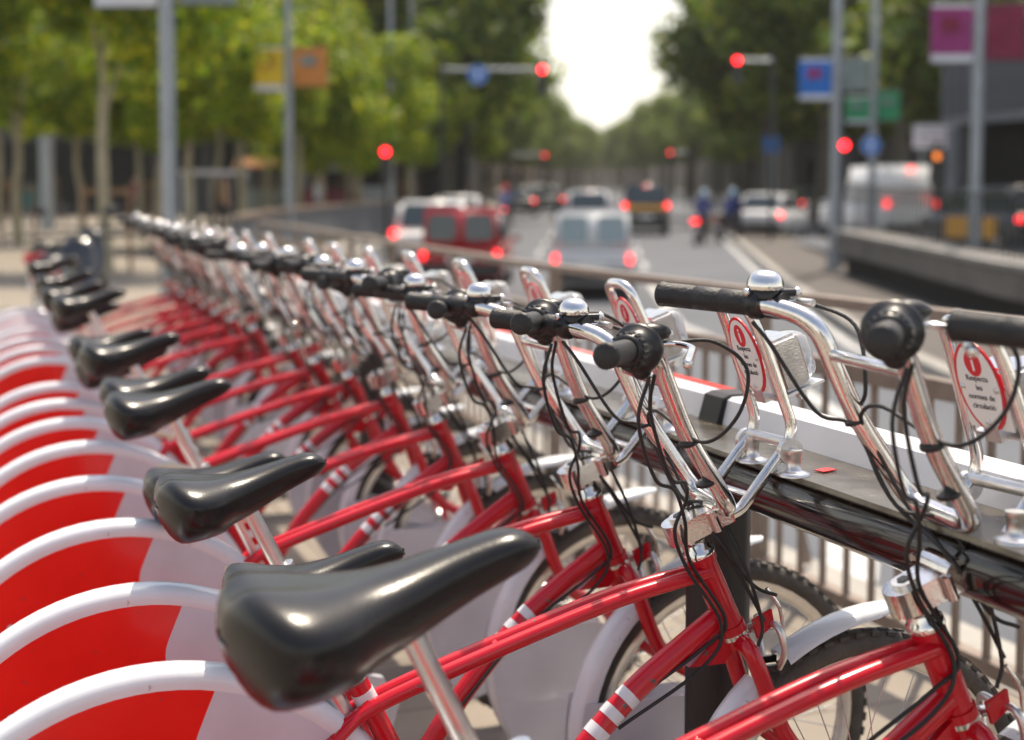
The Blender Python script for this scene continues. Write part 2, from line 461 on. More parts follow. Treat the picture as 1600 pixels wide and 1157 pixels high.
# brown island pavement on the right and its kerb
isl = [(-6, 3.9 + 1.2), (2, 4.7), (10, 4.6), (19, 4.9), (29, 5.7), (48, 7.5), (60, 9.3)]
b = MB()
for (y0, x0), (y1, x1) in zip(isl, isl[1:]):
    p = [Vector((x0, y0, rz_(y0) + RD + .14)), Vector((7.6 + max(0, y0 - 30) * .09, y0, rz_(y0) + RD + .14)), Vector((7.6 + max(0, y1 - 30) * .09, y1, rz_(y1) + RD + .14)), Vector((x1, y1, rz_(y1) + RD + .14))]
    b.face([b.bm.verts.new(v) for v in p], 'brown_pave')
struct(b.build("island_pavement", fix=False))
b = MB()
for (y0, x0), (y1, x1) in zip(isl, isl[1:]):
    p = [Vector((x0 - .16, y0, rz_(y0) + RD + .145)), Vector((x0 + .02, y0, rz_(y0) + RD + .145)), Vector((x1 + .02, y1, rz_(y1) + RD + .145)), Vector((x1 - .16, y1, rz_(y1) + RD + .145))]
    q = [v + Vector((0, 0, -.2)) for v in p]
    V = [b.bm.verts.new(v) for v in p + q]
    for f in ((0, 1, 2, 3), (0, 4, 7, 3)): b.face([V[i] for i in f], 'kerb')
struct(b.build("island_kerb"))
b = MB()
b.face([b.bm.verts.new(p) for p in ((7.75, 8, 0), (45, 8, 0), (45, 51, 0), (9.0, 51, 0), (7.75, 31, 0))], 'asphalt')
b.face([b.bm.verts.new(p) for p in ((7.75, 8, 0), (7.75, 31, 0), (7.75, 31, -.7), (7.75, 8, -.7))], 'concrete')
b.face([b.bm.verts.new(p) for p in ((7.75, 31, 0), (9.0, 51, 0), (9.0, 51, -.7), (7.75, 31, -.7))], 'concrete')
struct(b.build("raised_roadway", fix=False))
# painted markings
def mark(name, pts, m='roadpaint', z=0.005):
    b = MB()
    b.face([b.bm.verts.new((x, y, rz_(y) + RD + z)) for x, y in pts], m)
    return b
b = MB()
def stripe(b, x0, y0, x1, y1, wd, z=0.005):
    d = Vector((x1 - x0, y1 - y0, 0)).normalized(); n = Vector((-d.y, d.x, 0)) * wd / 2
    P = [Vector((x0, y0, 0)) - n, Vector((x0, y0, 0)) + n, Vector((x1, y1, 0)) + n, Vector((x1, y1, 0)) - n]
    b.face([b.bm.verts.new((p.x, p.y, rz_(p.y) + RD + z)) for p in P], 'roadpaint')
stripe(b, 2.9, 19.5, 2.62, 22, .16)
stripe(b, 3.05, 10.5, 2.9, 19.5, .16)
stripe(b, 2.62, 22, 2.9, 30, .16)
for k in range(9): stripe(b, 3.2 + k * .30, 34 + k * 5, 3.35 + k * .30, 36.4 + k * 5, .13)
for k in range(9): stripe(b, 0.4 + k * .30, 34 + k * 5, 0.55 + k * .30, 36.4 + k * 5, .13)
stripe(b, 4.3, 10, 4.55, 19, .13); stripe(b, 4.55, 19, 5.3, 29, .13); stripe(b, 5.3, 29, 7.1, 48, .13)
ob = b.build("road_markings", fix=False); struct(ob)
b = MB()
for k in range(7):
    x0 = 1.75 + k * .52
    stripe(b, x0, 7.3 - k * .08, x0 + .75, 9.9 - k * .08, .30)
struct(b.build("zebra_crossing", fix=False))

# ------------------------------------------------------------------ the bicycle (x forward, y left, z up; origin under the rear axle)
AX = Vector((math.sin(R(24)), 0, -math.cos(R(24))))      # steering axis, pointing down and forward
TOP = Vector((0.815, 0, 0.875))                          # top of the steering axis
def axp(z): return TOP + AX * ((TOP.z - z) / -AX.z)
FW = Vector((1.145, 0, 0.335)); RW = Vector((0, 0, 0.335)); WR = 0.325

def wheel(parent, c):
    b = MB(); seg = 56
    rings = []
    for i in range(seg):
        a = 2 * PI * i / seg
        rings.append([c + Vector((math.cos(a), 0, math.sin(a))) * (WR - 0.021 + 0.021 * math.cos(2 * PI * j / 10)) + Vector((0, 0.0205 * math.sin(2 * PI * j / 10), 0)) for j in range(10)])
    b.rings(rings, 'tyre', loop=True)
    for i in range(66):
        a = 2 * PI * i / 66
        for yy, da in ((-.0125, 0), (.0125, .05), (0, .025)):
            a2 = a + da
            rot = Matrix.Rotation(-a2, 3, 'Y')
            b.box(c + Vector((math.cos(a2), 0, math.sin(a2))) * (WR - (.0015 if yy == 0 else .005)) + Vector((0, yy, 0)), (.006, .009, .017), 'tyre', rot)
    t = b.build("wheel", parent)
    b = MB(); rings = []
    for i in range(48):
        a = 2 * PI * i / 48; d = Vector((math.cos(a), 0, math.sin(a)))
        rings.append([c + d * r_ + Vector((0, y_, 0)) for r_, y_ in ((WR - .038, -.013), (WR - .058, -.010), (WR - .060, 0), (WR - .058, .010), (WR - .038, .013))])
    b.rings(rings, 'satin', closed=False, loop=True)
    b.build("rim", t)
    b = MB()
    b.lathe([(.009, -.052), (.009, -.03), (.026, -.028), (.026, -.024), (.017, -.02), (.017, .02), (.026, .024), (.026, .028), (.009, .03), (.009, .052)], c, (0, 1, 0), 'satin', 14)
    b.build("hub", t)
    b = MB()
    for i in range(32):
        a = 2 * PI * i / 32; s_ = 1 if i % 2 else -1
        a0 = a + (.9 if (i // 2) % 2 else -.9)
        p = c + Vector((math.cos(a0) * .024, s_ * .026, math.sin(a0) * .024)); q = c + Vector((math.cos(a) * (WR - .055), 0, math.sin(a) * (WR - .055)))
        b.tube([p, q], .0011, 'steel', 4, cap=False)
    stuff(b.build("spokes", t))
    return t

def saddle_mesh():
    b = MB(); N, K = 30, 40
    L = .302
    rings = []
    for i in range(N + 1):
        u = (1 - math.cos(PI * i / N)) / 2      # 0 rear, 1 nose
        x = L * u
        if u < .42:
            hw = .106 * (math.sin(min(1, u / .20 + .17) * PI / 2)) ** .75
            if u > .20: hw = .106 - (.106 - .062) * ((u - .20) / .22) ** 1.5
        else:
            hw = .062 - .031 * math.sin(min(1, (u - .42) / .40) * PI / 2)
        endf = 1.0
        if u > .86: endf = math.sqrt(max(0.00002, 1 - ((u - .86) / .14001) ** 2))
        if u < .12: endf = math.sqrt(max(0.00002, 1 - ((.12 - u) / .12001) ** 2))
        hw *= endf if u > .5 else endf ** .62
        top = -.020 * u ** .6 + .012 * math.cos(u * 2 * PI) * (1 - u) + .016 * u ** 3 
        drop = (.080 * (1 - u) ** 1.2 + .046)
        if u > .35: drop = max(.046, drop - .006)
        top -= (1 - endf) * drop * (.36 if u < .5 else .45)
        hgt = drop * endf
        ring = []
        for j in range(K):
            a = 2 * PI * j / K
            cy, sz = math.cos(a), math.sin(a)
            y = hw * (abs(cy) ** .72) * (1 if cy > 0 else -1)
            if sz >= 0:
                z = top - hgt * .38 * (1 - abs(sz) ** 1.05) + (endf - 1) * .012
                z -= .011 * math.exp(-(y / .016) ** 2) * max(0, 1 - u * 2.1) * endf ** 2        # groove between the rear lobes
            else:
                z = top - hgt * .38 - hgt * .62 * (abs(sz) ** .7) * (1.0 if abs(cy) > .35 else .86)
                y *= 1 - .18 * abs(sz) ** 2
            ring.append(Vector((x, y, z)))
        rings.append(ring)
    b.rings(rings, 'saddle')
    return b

GUARD_R = 0.393
def make_bike(label):
    root = thing("rental_bicycle", label, "bicycle", group="red and white rental bicycles in the docking row")
    # --- wheels
    wheel(root, RW)
    wheel(root, FW)
    # --- rear guard: domed white rim over flat side panels
    b = MB(); seg = 44; rings = []
    for i in range(seg + 1):
        a = R(-14 + 200 * i / seg); d = Vector((math.cos(a), 0, math.sin(a)))
        pr = [(GUARD_R - .040, -.026), (GUARD_R - .026, -.029), (GUARD_R - .017, -.029), (GUARD_R - .008, -.026), (GUARD_R - .002, -.017), (GUARD_R, -.006),
              (GUARD_R, .006), (GUARD_R - .002, .017), (GUARD_R - .008, .026), (GUARD_R - .017, .029), (GUARD_R - .026, .029), (GUARD_R - .040, .026)]
        rings.append([RW + d * r_ + Vector((0, y_, 0)) for r_, y_ in pr])
    b.rings(rings, 'white', closed=False)
    g = b.build("rear_guard", root)
    # side panels: print = red area with an S-shaped boundary, pale in front
    bound = curve([(.105, .80), (.078, .70), (.060, .655), (.046, .615), (.052, .580), (.090, .552), (.19, .515), (.30, .46), (.5, .38)], 5)
    def bx(z):
        best = 9
        for p, q in zip(bound, bound[1:]):
            if (p.y - z) * (q.y - z) <= 0 and p.y != q.y:
                best = p.x + (q.x - p.x) * (z - p.y) / (q.y - p.y)
        return best
    Ri = GUARD_R - .027
    for sd in (-1, 1):
        b = MB(); y0 = sd * .0278
        zs = [.27 + (RW.z + Ri - .0008 - .27) * (1 - (1 - k / 46) ** 1.6) for k in range(47)]
        for z0, z1 in zip(zs, zs[1:]):
            def ext(z): return math.sqrt(max(0, Ri ** 2 - (z - RW.z) ** 2))
            e0, e1 = ext(z0), ext(z1); c0 = min(bx(z0), e0); c1 = min(bx(z1), e1)
            if z0 > .73: c0 = min(c0, e0); c1 = min(c1, e1)
            def bulge(x, z): return y0 + sd * .004 * max(0, 1 - ((x * x + (z - RW.z) ** 2) / Ri ** 2))
            def quad(xa0, xb0, xa1, xb1, m):
                if xb0 - xa0 < 1e-5 and xb1 - xa1 < 1e-5: return
                n = 6
                for k in range(n):
                    f0, f1 = k / n, (k + 1) / n
                    P = [(xa0 + (xb0 - xa0) * f0, z0), (xa0 + (xb0 - xa0) * f1, z0), (xa1 + (xb1 - xa1) * f1, z1), (xa1 + (xb1 - xa1) * f0, z1)]
                    b.face([b.bm.verts.new((x, bulge(x, z), z)) for x, z in P], m, True)
            quad(-e0, c0, -e1, c1, 'panel_red'); quad(c0, e0, c1, e1, 'pale')
        bmesh.ops.remove_doubles(b.bm, verts=b.bm.verts, dist=1e-4)
        b.build("side_panel", g)
    me = text_mesh("bicing", .115, 'white', .0006, bold=.002)
    o = link("lettering", me, g, (-.215, -.0327, .50), (R(90), 0, 0))
    # --- frame
    b = MB()
    hb = axp(.685); ht = axp(.805)
    b.tube([ht, hb], .0215, 'red', 18)
    b.tube([axp(.812), axp(.80)], .0245, 'red', 18); b.tube([axp(.695), axp(.683)], .0245, 'red', 18)
    BB = Vector((.47, 0, .285)); ST = Vector((.262, 0, .715))
    dt0 = axp(.715) + Vector((.0, 0, 0))
    DT = curve([dt0, (.72, 0, .600), (.60, 0, .478), (.515, 0, .365), BB], 5)
    b.tube(curve([dt0, (.72, 0, .600), (.60, 0, .478), (.515, 0, .365), BB], 5), .0192, 'red', 18)
    # gusset under the head
    b.prism([axp(.70) + Vector((-.005, 0, -.01)), axp(.70) + Vector((-.075, 0, -.065)), axp(.70) + Vector((-.012, 0, -.065)), axp(.70) + Vector((.02, 0, -.02))], (0, -.012, 0), (0, .012, 0), 'red')
    b.tube([ST, BB], .0165, 'red', 16)
    b.tube([BB + Vector((0, -.035, 0)), BB + Vector((0, .035, 0))], .022, 'red', 14)
    for s_ in (-1, 1):
        y = s_ * .0165
        b.tube(curve([axp(.785) + Vector((0, y * .75, 0)), (.70, y, .757), (.52, y, .706), (.33, y, .645), (.265, s_ * .019, .615), (.21, s_ * .015, .575), (.10, s_ * .012, .45)], 5), .0118, 'red', 14)
        b.tube(curve([BB + Vector((0, s_ * .02, 0)), (.38, s_ * .018, .286), (.30, s_ * .015, .30)], 5), .0095, 'red', 10)
        b.box((0, s_ * .0315, .335), (.05, .004, .05), 'red')
    b.tube([(.50, -.0165, .700), (.50, .0165, .700)], .008, 'red', 8)
    b.tube([(.238, -.034, .592), (.30, -.016, .640)], .009, 'red', 10)
    b.tube([(.238, -.028, .592), (.238, -.044, .592)], .011, 'red', 10)
    fr = b.build("frame", root)
    for k in range(3):
        def dtp(x):
            for p_, q_ in zip(DT, DT[1:]):
                if q_.x <= x <= p_.x: return p_.lerp(q_, (p_.x - x) / (p_.x - q_.x))
        x_ = .722 - k * .026
        b = MB(); b.tube([dtp(x_), dtp(x_ - .0065), dtp(x_ - .013)], .0199, 'white', 18)
        b.build("stripe_band", fr)
    for k in range(2):
        b = MB(); c = ST + (BB - ST).normalized() * (.03 + k * .036)
        b.tube([c, c + (BB - ST).normalized() * .018], .0174, 'white', 18)
        b.build("stripe_band", fr)
    # --- fork
    b = MB()
    cr = axp(.672)
    b.tube([cr + AX * -.012, cr + AX * .012], .023, 'red', 14)
    for s_ in (-1, 1):
        b.tube(curve([cr + Vector((0, s_ * .015, 0)), cr + AX * .03 + Vector((0, s_ * .043, 0)), axp(.50) + Vector((0, s_ * .047, 0)), FW + Vector((-.035, s_ * .05, .08)), FW + Vector((0, s_ * .052, 0))], 5),
               [.014] * 6 + [.0145] * 5 + [.012] * 5 + [.010] * 5, 'red', 12)
    # red bracket behind the fork crown
    b.prism([cr + Vector(p) for p in ((.02, 0, .03), (.055, 0, .045), (.06, 0, .02), (.03, 0, .0))], (0, -.022, 0), (0, -.016, 0), 'red')
    b.build("fork", root)
    b = MB()
    b.tube([axp(.683), axp(.676)], .0255, 'chrome', 18)
    b.build("crown_race", root)
    b = MB(); b.lathe([(.0265, 0), (.0265, .009), (.022, .011), (.022, .022), (.018, .025)], axp(.812), -AX, 'chrome', 18)
    b.build("headset", root)
    # --- brake caliper
    b = MB()
    bc = cr + Vector((.055, 0, .0))
    for s_ in (-1, 1):
        b.tube(curve([bc + Vector((0, 0, .02)), bc + Vector((.004, s_ * .035, .018)), bc + Vector((.012, s_ * .042, -.02)), bc + Vector((.01, s_ * .026, -.05))], 4), .006, 'satin', 8)
        b.box(bc + Vector((.01, s_ * .024, -.05)), (.045, .008, .011), 'plastic')
    b.tube([bc + Vector((-.03, 0, .012)), bc + Vector((.02, 0, .012))], .008, 'satin', 10)
    b.tube(curve([bc + Vector((.01, -.04, .02)), bc + Vector((.0, -.045, .055)), bc + Vector((-.02, -.04, .085))], 4), .0035, 'chrome', 8)
    b.build("front_brake", root)
    # --- front mudguard: flared tip in front of the fork, tail and side plate behind
    b = MB()
    def mg_ring(x, z, nx, nz, hw_, dp):
        pr = [(-hw_, -dp), (-hw_ * .98, -dp * .45), (-hw_ * .72, -dp * .1), (-hw_ * .3, 0), (hw_ * .3, 0), (hw_ * .72, -dp * .1), (hw_ * .98, -dp * .45), (hw_, -dp)]
        return [Vector((x + nx * q, y_, z + nz * q)) for y_, q in pr]
    rings = []
    for k in range(9):
        u = k / 8
        a = R(118 - 40 * u); rr = WR + .020 + .030 * u ** 1.3
        d = Vector((math.cos(a), 0, math.sin(a)))
        p = FW + d * rr
        hw_ = .030 if u < .7 else .030 * math.sqrt(max(.05, 1 - ((u - .7) / .31) ** 2))
        rings.append(mg_ring(p.x, p.z, d.x, d.z, hw_, .016 if u < .8 else .010))
    b.rings(rings, 'white', closed=False)
    rings = []
    for k in range(15):
        u = k / 14
        a = R(128 + 92 * u); d = Vector((math.cos(a), 0, math.sin(a)))
        p = FW + d * (WR + .016)
        rings.append(mg_ring(p.x, p.z, d.x, d.z, .033, .022 + .02 * u))
    b.rings(rings, 'white', closed=False)
    mg = b.build("front_mudguard", root)
    b = MB()
    for sd in (-1, 1):
        poly = []
        for k in range(11):
            a = R(165 + 62 * k / 10); poly.append(FW + Vector((math.cos(a) * (WR + .012), 0, math.sin(a) * (WR + .012))))
        poly += [FW + Vector((-.10, 0, -.20)), FW + Vector((-.045, 0, -.10)), FW + Vector((-.035, 0, .03)), FW + Vector((-.055, 0, .065)), FW + Vector((-.09, 0, .078))]
        b.prism(poly, (0, sd * .036, 0), (0, sd * .039, 0), 'pale')
    b.build("side_plate", mg)
    # --- stem clamp
    b = MB()
    ct = TOP + Vector((0, 0, -.018)); up = -AX; fw_ = Vector((math.cos(R(24)), 0, math.sin(R(24))))
    poly = []
    for k in range(9):
        a = PI / 2 + PI * k / 8; poly.append(ct + fw_ * (-.008 + .024 * math.cos(a)) + Vector((0, .026 * math.sin(a), 0)))
    poly += [ct + fw_ * .075 + Vector((0, -.030, 0)), ct + fw_ * .082 + Vector((0, -.024, 0)), ct + fw_ * .082 + Vector((0, .024, 0)), ct + fw_ * .075 + Vector((0, .030, 0))]
    b.prism(poly, up * -.020, up * .016, 'chrome')
    b.tube([ct + up * .014, ct + up * .022], .017, 'satin', 16); b.tube([ct + up * .021, ct + up * .0235], .009, 'plastic', 6)
    b.tube([ct + up * -.02, ct + up * -.055], .0135, 'chrome', 14)
    uc = ct + fw_ * .062 + up * .004
    b.tube([uc + Vector((0, -.034, 0)), uc + Vector((0, .034, 0))], .0225, 'chrome', 16)
    b.tube([ct + fw_ * .045 + Vector((0, -.034, -.008)) + up * -.012, ct + fw_ * .045 + Vector((0, -.034, -.008)) + up * .022], .0075, 'chrome', 12)
    b.build("stem", root)
    # --- handlebar: U tube, swept grips (built at nominal height, shifted per bicycle)
    b = MB()
    Zg = 1.150
    R0 = []
    for s_ in (-1, 1):
        P = [uc, uc + Vector((0, s_ * .074, .0)), Vector((.787, s_ * .090, 1.01)), Vector((.732, s_ * .105, Zg - .012)), Vector((.690, s_ * .160, Zg + .006)), Vector((.590, s_ * .300, Zg + .010))]
        b.tube(fillet(P, .045, 7), .0140, 'chrome', 16)
        # cable straps
    b.tube([(.752, -.099, 1.092), (.752, .099, 1.092)], .0085, 'chrome', 12)
    h = b.build("handlebar", root)
    for s_ in (-1, 1):
        b = MB(); p0 = Vector((.678, s_ * .177, Zg + .0055)); p1 = Vector((.588, s_ * .303, Zg + .011)); d = (p1 - p0); Lg = d.length; d.normalize()
        pr = []
        if s_ > 0:
            pr += [(.0178, 0), (.0178, .012), (.0168, .0125), (.0168, .014), (.0174, .0145), (.0174, .052), (.0169, .0525), (.0169, .054), (.0174, .0545),
                   (.0174, .094), (.0169, .0945), (.0169, .096), (.0174, .0965), (.0176, Lg - .008), (.0186, Lg - .007), (.0186, Lg - .002)]
            pr += [(.0165, Lg), (.012, Lg + .003)]
            b.lathe(pr, p0, d, 'rubber', 18)
            b.lathe([(.020, -.012), (.0215, -.008), (.0215, .003), (.019, .006)], p0, d, 'plastic', 18)
            b.build("grip", h)
        else:
            pr = [(.0170, .05)] + [(.0170, .06), (.0162, Lg - .012), (.0185, Lg - .010), (.0185, Lg + .002), (.015, Lg + .005), (.004, Lg + .0055)]
            b.lathe(pr, p0, d, 'rubber', 20)
            b.build("grip", h)
            b = MB()
            b.lathe([(.024, -.012), (.036, -.008), (.037, .006), (.034, .010), (.027, .013), (.026, .034), (.0245, .036), (.0235, .062), (.019, .064)], p0, d, 'plastic', 24)
            u_ = d.orthogonal().normalized(); v_ = d.cross(u_)
            for k in range(18):
                a = 2 * PI * k / 18
                b.box(p0 + d * .049 + (u_ * math.cos(a) + v_ * math.sin(a)) * .0245, (.004, .004, .022), 'rubber', Matrix((u_, v_, d)).transposed())
            b.ball(p0 + d * -.002 + Vector((.020, 0, .022)), .02, 'plastic', 12, (1.5, .8, .7))
            b.ball(p0 + d * -.002 + Vector((.004, 0, -.030)), .016, 'plastic', 12)
            b.build("gear_shifter", h)
    # brake levers
    for s_ in (-1, 1):
        b = MB(); q = Vector((.700, s_ * .158, Zg + .004))
        b.tube([q + Vector((-.006, s_ * .012, 0)), q + Vector((.008, s_ * -.010, 0))], .019, 'plastic', 14)
        b.tube(fillet([q + Vector((.01, 0, .004)), q + Vector((.04, s_ * .004, .006)), q + Vector((.058, s_ * .03, .002)), q + Vector((.010, s_ * .125, -.010))], .03, 5), [.008] * 3 + [.0065] * 12 + [.005] * (len(fillet([q, q + Vector((1, 0, 0)), q + Vector((1, 1, 0)), q + Vector((2, 1, 0))], .03, 5)) - 15), 'chrome', 10, flat=.7)
        b.ball(q + Vector((.012, s_ * .124, -.010)), .0075, 'chrome', 10)
        b.tube([q + Vector((.03, s_ * -.008, .006)), q + Vector((.038, s_ * -.035, .006))], .0055, 'satin', 10)
        b.tube([q + Vector((.005, 0, .018)), q + Vector((.030, 0, .018))], .006, 'plastic', 8)
        b.ball(q + Vector((.032, 0, .018)), .0075, 'satin', 8)
        b.build("brake_lever", h)
    # bell on the left
    b = MB(); bq = Vector((.690, .172, Zg + .024))
    b.lathe([(.0225, -.010), (.0225, .002), (.020, .004)], bq, (0, 0, 1), 'plastic', 20)
    pr = [(.0255, .002), (.0262, .006)] + [(.0255 * math.cos(a) ** .8 + .0004, .006 + .023 * math.sin(a)) for a in [R(x) for x in (10, 22, 36, 50, 64, 76, 86)]]
    b.lathe(pr, bq, (0, 0, 1), 'chrome', 24)
    b.lathe([(.006, 0), (.006, .004), (.003, .005)], bq + Vector((-.027, 0, -.002)), (-1, 0, 0), 'satin', 10)
    b.build("bell", h)
    # --- cables
    def cable(P, r=.0030):
        b = MB(); b.tube(curve(P, 7), r, 'rubber', 7); b.build("brake_cable", root)
    cable([(.690, -.19, Zg - .035), (.676, -.185, Zg - .10), (.715, -.150, Zg - .19), (.765, -.100, .93), (.80, -.055, .87), (.818, -.032, .80), (.88, -.030, .70), (.84, -.026, .655), (.70, -.026, .562), (.56, -.022, .415)])
    cable([(.700, -.185, Zg - .032), (.700, -.17, Zg - .09), (.742, -.140, Zg - .19), (.782, -.098, .94), (.800, -.060, .905), (.785, -.050, .855), (.812, -.036, .79), (.872, -.032, .695), (.84, -.034, .63), (.70, -.034, .545)])
    cable([(.742, -.150, Zg + .01), (.80, -.165, Zg + .01), (.845, -.18, Zg - .03), (.835, -.17, Zg - .10), (.80, -.12, Zg - .145), (.775, .00, Zg - .115), (.785, .07, Zg - .14), (.812, .075, .965), (.842, .040, .89), (.862, -.01, .845), (.90, -.035, .775), (.94, -.044, .70)])
    cable([(.742, .150, Zg + .01), (.790, .10, Zg - .02), (.785, .06, Zg - .10), (.800, .10, 1.0), (.83, .07, .90), (.86, -.03, .84), (.92, -.04, .76), (.96, -.045, .74)])
    cable([(.668, .165, Zg - .018), (.69, .15, Zg - .05), (.745, .120, Zg - .14), (.79, .095, .99), (.83, .05, .89), (.865, -.010, .88), (.90, -.05, .80), (.935, -.045, .70), (.93, -.044, .66)])
    # cable ties
    for c_, d_ in (((.790, -.0915, 1.0), 1), ((.822, -.082, .935), 1), ((.790, .0915, 1.0), 1)):
        b = MB(); c_ = Vector(c_); ax = Vector((-.055, -.015 if c_.y < 0 else .015, .165)).normalized()
        b.tube([c_ - ax * .0025, c_ + ax * .0025], .0156, 'rubber', 14)
        b.build("cable_tie", h)
    # --- carrier loop in front, with docking bar
    b = MB()
    wv = .060
    P = [(.868, wv, .885), (.885, wv, .892), (.982, wv, 1.004), (.925, wv * .85, 1.165), (.900, wv * .72, 1.215), (.900, -wv * .72, 1.215), (.925, -wv * .85, 1.165), (.982, -wv, 1.004), (.885, -wv, .892), (.868, -wv, .885)]
    b.tube(fillet(P, .032, 7), .0092, 'chrome', 14)
    b.tube([(.968, -wv - .006, .990), (.968, wv + .006, .990)], .0095, 'satin', 12)
    for s_ in (-1, 1):
        b.tube([(.968, s_ * (wv + .014), .978), (.968, s_ * (wv + .002), .978)], .021, 'satin', 18)
        b.tube([(.968, s_ * (wv + .020), .980), (.968, s_ * (wv + .013), .980)], .0065, 'chrome', 6)
    b.tube([(.905, -wv, .910), (.905, wv, .910)], .006, 'chrome', 10)
    b.build("front_carrier", root)
    # headlight
    ld = Vector((.33, 0, -.945)).normalized()       # down along the loop
    lf = Vector((.945, 0, .33)).normalized()
    lc = Vector((.985, 0, 1.115))
    rot = Matrix((lf, Vector((0, 1, 0)), -ld)).transposed()
    b = MB()
    b.box(lc, (.050, .092, .088), 'chrome', rot)
    bmesh.ops.bevel(b.bm, geom=b.bm.edges[:], offset=.006, segments=3, affect='EDGES')
    b.box(lc + lf * .002 + ld * .047, (.085, .098, .004), 'satin', rot)
    b.box(lc + lf * -.030 + ld * .030, (.04, .030, .045), 'satin', rot)
    b.tube([lc + ld * .055 + Vector((0, -.035, 0)), lc + ld * .055 + Vector((0, -.050, 0))], .007, 'satin', 6)
    hl = b.build("headlight", root)
    b = MB()
    rings = []
    for q, sx in ((.0255, 1.0), (.036, .98), (.045, .86), (.050, .55)):
        rings.append([lc + lf * q + Vector((0, 1, 0)) * (.043 * sx * math.copysign(abs(math.cos(a)) ** .5, math.cos(a))) + ld * (.041 * sx * math.copysign(abs(math.sin(a)) ** .5, math.sin(a))) for a in [2 * PI * k / 24 for k in range(24)]])
    b.rings(rings, 'lens')
    b.build("lens", hl)
    # info plate behind the loop, facing the rider
    pc = Vector((.9355, 0, 1.128)) - lf * .004
    def ell(rx, rz, n=28): return [pc + Vector((0, 1, 0)) * rx * math.cos(2 * PI * k / n) - ld * rz * math.sin(2 * PI * k / n) for k in range(n)]
    b = MB(); b.prism(ell(.044, .066), lf * -.0005, lf * -.0030, 'print_red'); b.prism(ell(.039, .061), lf * -.0028, lf * -.0036, 'plate_white')
    b.box(pc + ld * .045 + lf * .001, (.003, .085, .035), 'plate_white', rot)
    ip = b.build("info_plate", root)
    b = MB()
    cc = pc - ld * .034
    b.prism([cc + Vector((0, 1, 0)) * .016 * math.cos(2 * PI * k / 20) - ld * .019 * math.sin(2 * PI * k / 20) for k in range(20)], lf * -.0035, lf * -.0040, 'print_red')
    b.build("red_emblem", ip)
    tr = Matrix((Vector((0, -1, 0)), -ld, -lf)).transposed().to_euler()
    link("lettering", text_mesh("i", .034, 'plate_white', .0003, bold=.0004), ip, cc - lf * .0042, tr)
    link("lettering", text_mesh("Respecta\nles\nnormes de\ncirculació", .0118, 'ink', .0003, spacing=1.15), ip, pc + ld * .008 - lf * .0040, tr)
    b = MB()
    for y_, q in ((-.033, .002), (.033, .002), (0, .052)):
        b.lathe([(.0045, 0), (.0045, .002), (.002, .003)], pc + Vector((0, y_, 0)) + ld * q - lf * .0035, -lf, 'satin', 10)
    b.build("rivet", ip)
    # --- saddle, post, lever
    sb = saddle_mesh()
    sb_o = sb.build("saddle", root, (.030, 0, .900), (0, R(-8), 0))
    b = MB()
    sv = Vector((-.44, 0, .90)).normalized()
    b.tube([ST - sv * .12, ST + sv * .160], .0138, 'satin', 18)
    pt = ST + sv * .160
    b.tube([pt + Vector((0, -.025, .008)), pt + Vector((0, .025, .008))], .0165, 'satin', 16)
    b.tube([pt + Vector((-.03, 0, -.012)), pt + Vector((.03, 0, .004))], .009, 'satin', 10)
    b.tube([pt + Vector((0, -.030, .008)), pt + Vector((0, -.025, .008))], .008, 'chrome', 12)
    for s_ in (-1, 1):
        b.tube(curve([(.085, s_ * .030, .862), (.13, s_ * .024, .862), (.19, s_ * .022, .872), (.25, s_ * .016, .895), (.272, s_ * .007, .905)], 5), .0036, 'satin', 8)
    b.build("seat_post", root)
    b = MB()
    b.tube([ST + sv * -.012, ST + sv * .022], .0205, 'satin', 18)
    b.tube([ST + Vector((-.02, -.018, .01)), ST + Vector((-.02, .018, .01))], .008, 'chrome', 10)
    b.build("seat_collar", root)
    b = MB()
    q = ST + Vector((-.03, -.026, .012))
    rings = []
    for k in range(7):
        u = k / 6; c = q + Vector((-.085 * u, -.004 * math.sin(u * PI) - .006 * u, .018 * math.sin(u * 2.2)))
        rings.append([c + Vector((0, -.004, .010)), c + Vector((0, .003, .010)), c + Vector((0, .003, -.010)), c + Vector((0, -.004, -.010))])
    b.rings(rings, 'cream')
    b.build("seat_lever", root)
    # --- drive: chain guard, cranks, pedals
    b = MB()
    P = [(BB.x - .49, .40), (BB.x - .02, .385), (BB.x + .07, .36), (BB.x + .105, .30), (BB.x + .08, .215), (BB.x, .185), (BB.x - .49, .27)]
    b.prism([(x, 0, z) for x, z in P], (0, -.085, 0), (0, -.066, 0), 'white')
    b.build("chain_guard", root)
    for s_, a in ((-1, R(-40)), (1, R(140))):
        b = MB(); d = Vector((math.cos(a), 0, math.sin(a)))
        c = BB + Vector((0, s_ * .092, 0)); e = c + d * .16
        b.tube([BB + Vector((0, s_ * .03, 0)), c], .010, 'satin', 10)
        b.tube([c, e], [.015, .010], 'satin', 10, flat=.6)
        b.build("crank", root)
        b = MB(); b.box(e + Vector((0, s_ * .055, 0)), (.075, .085, .022), 'plastic'); b.tube([e, e + Vector((0, s_ * .03, 0))], .006, 'steel', 8)
        b.build("pedal", root)
    return root

bikes = []
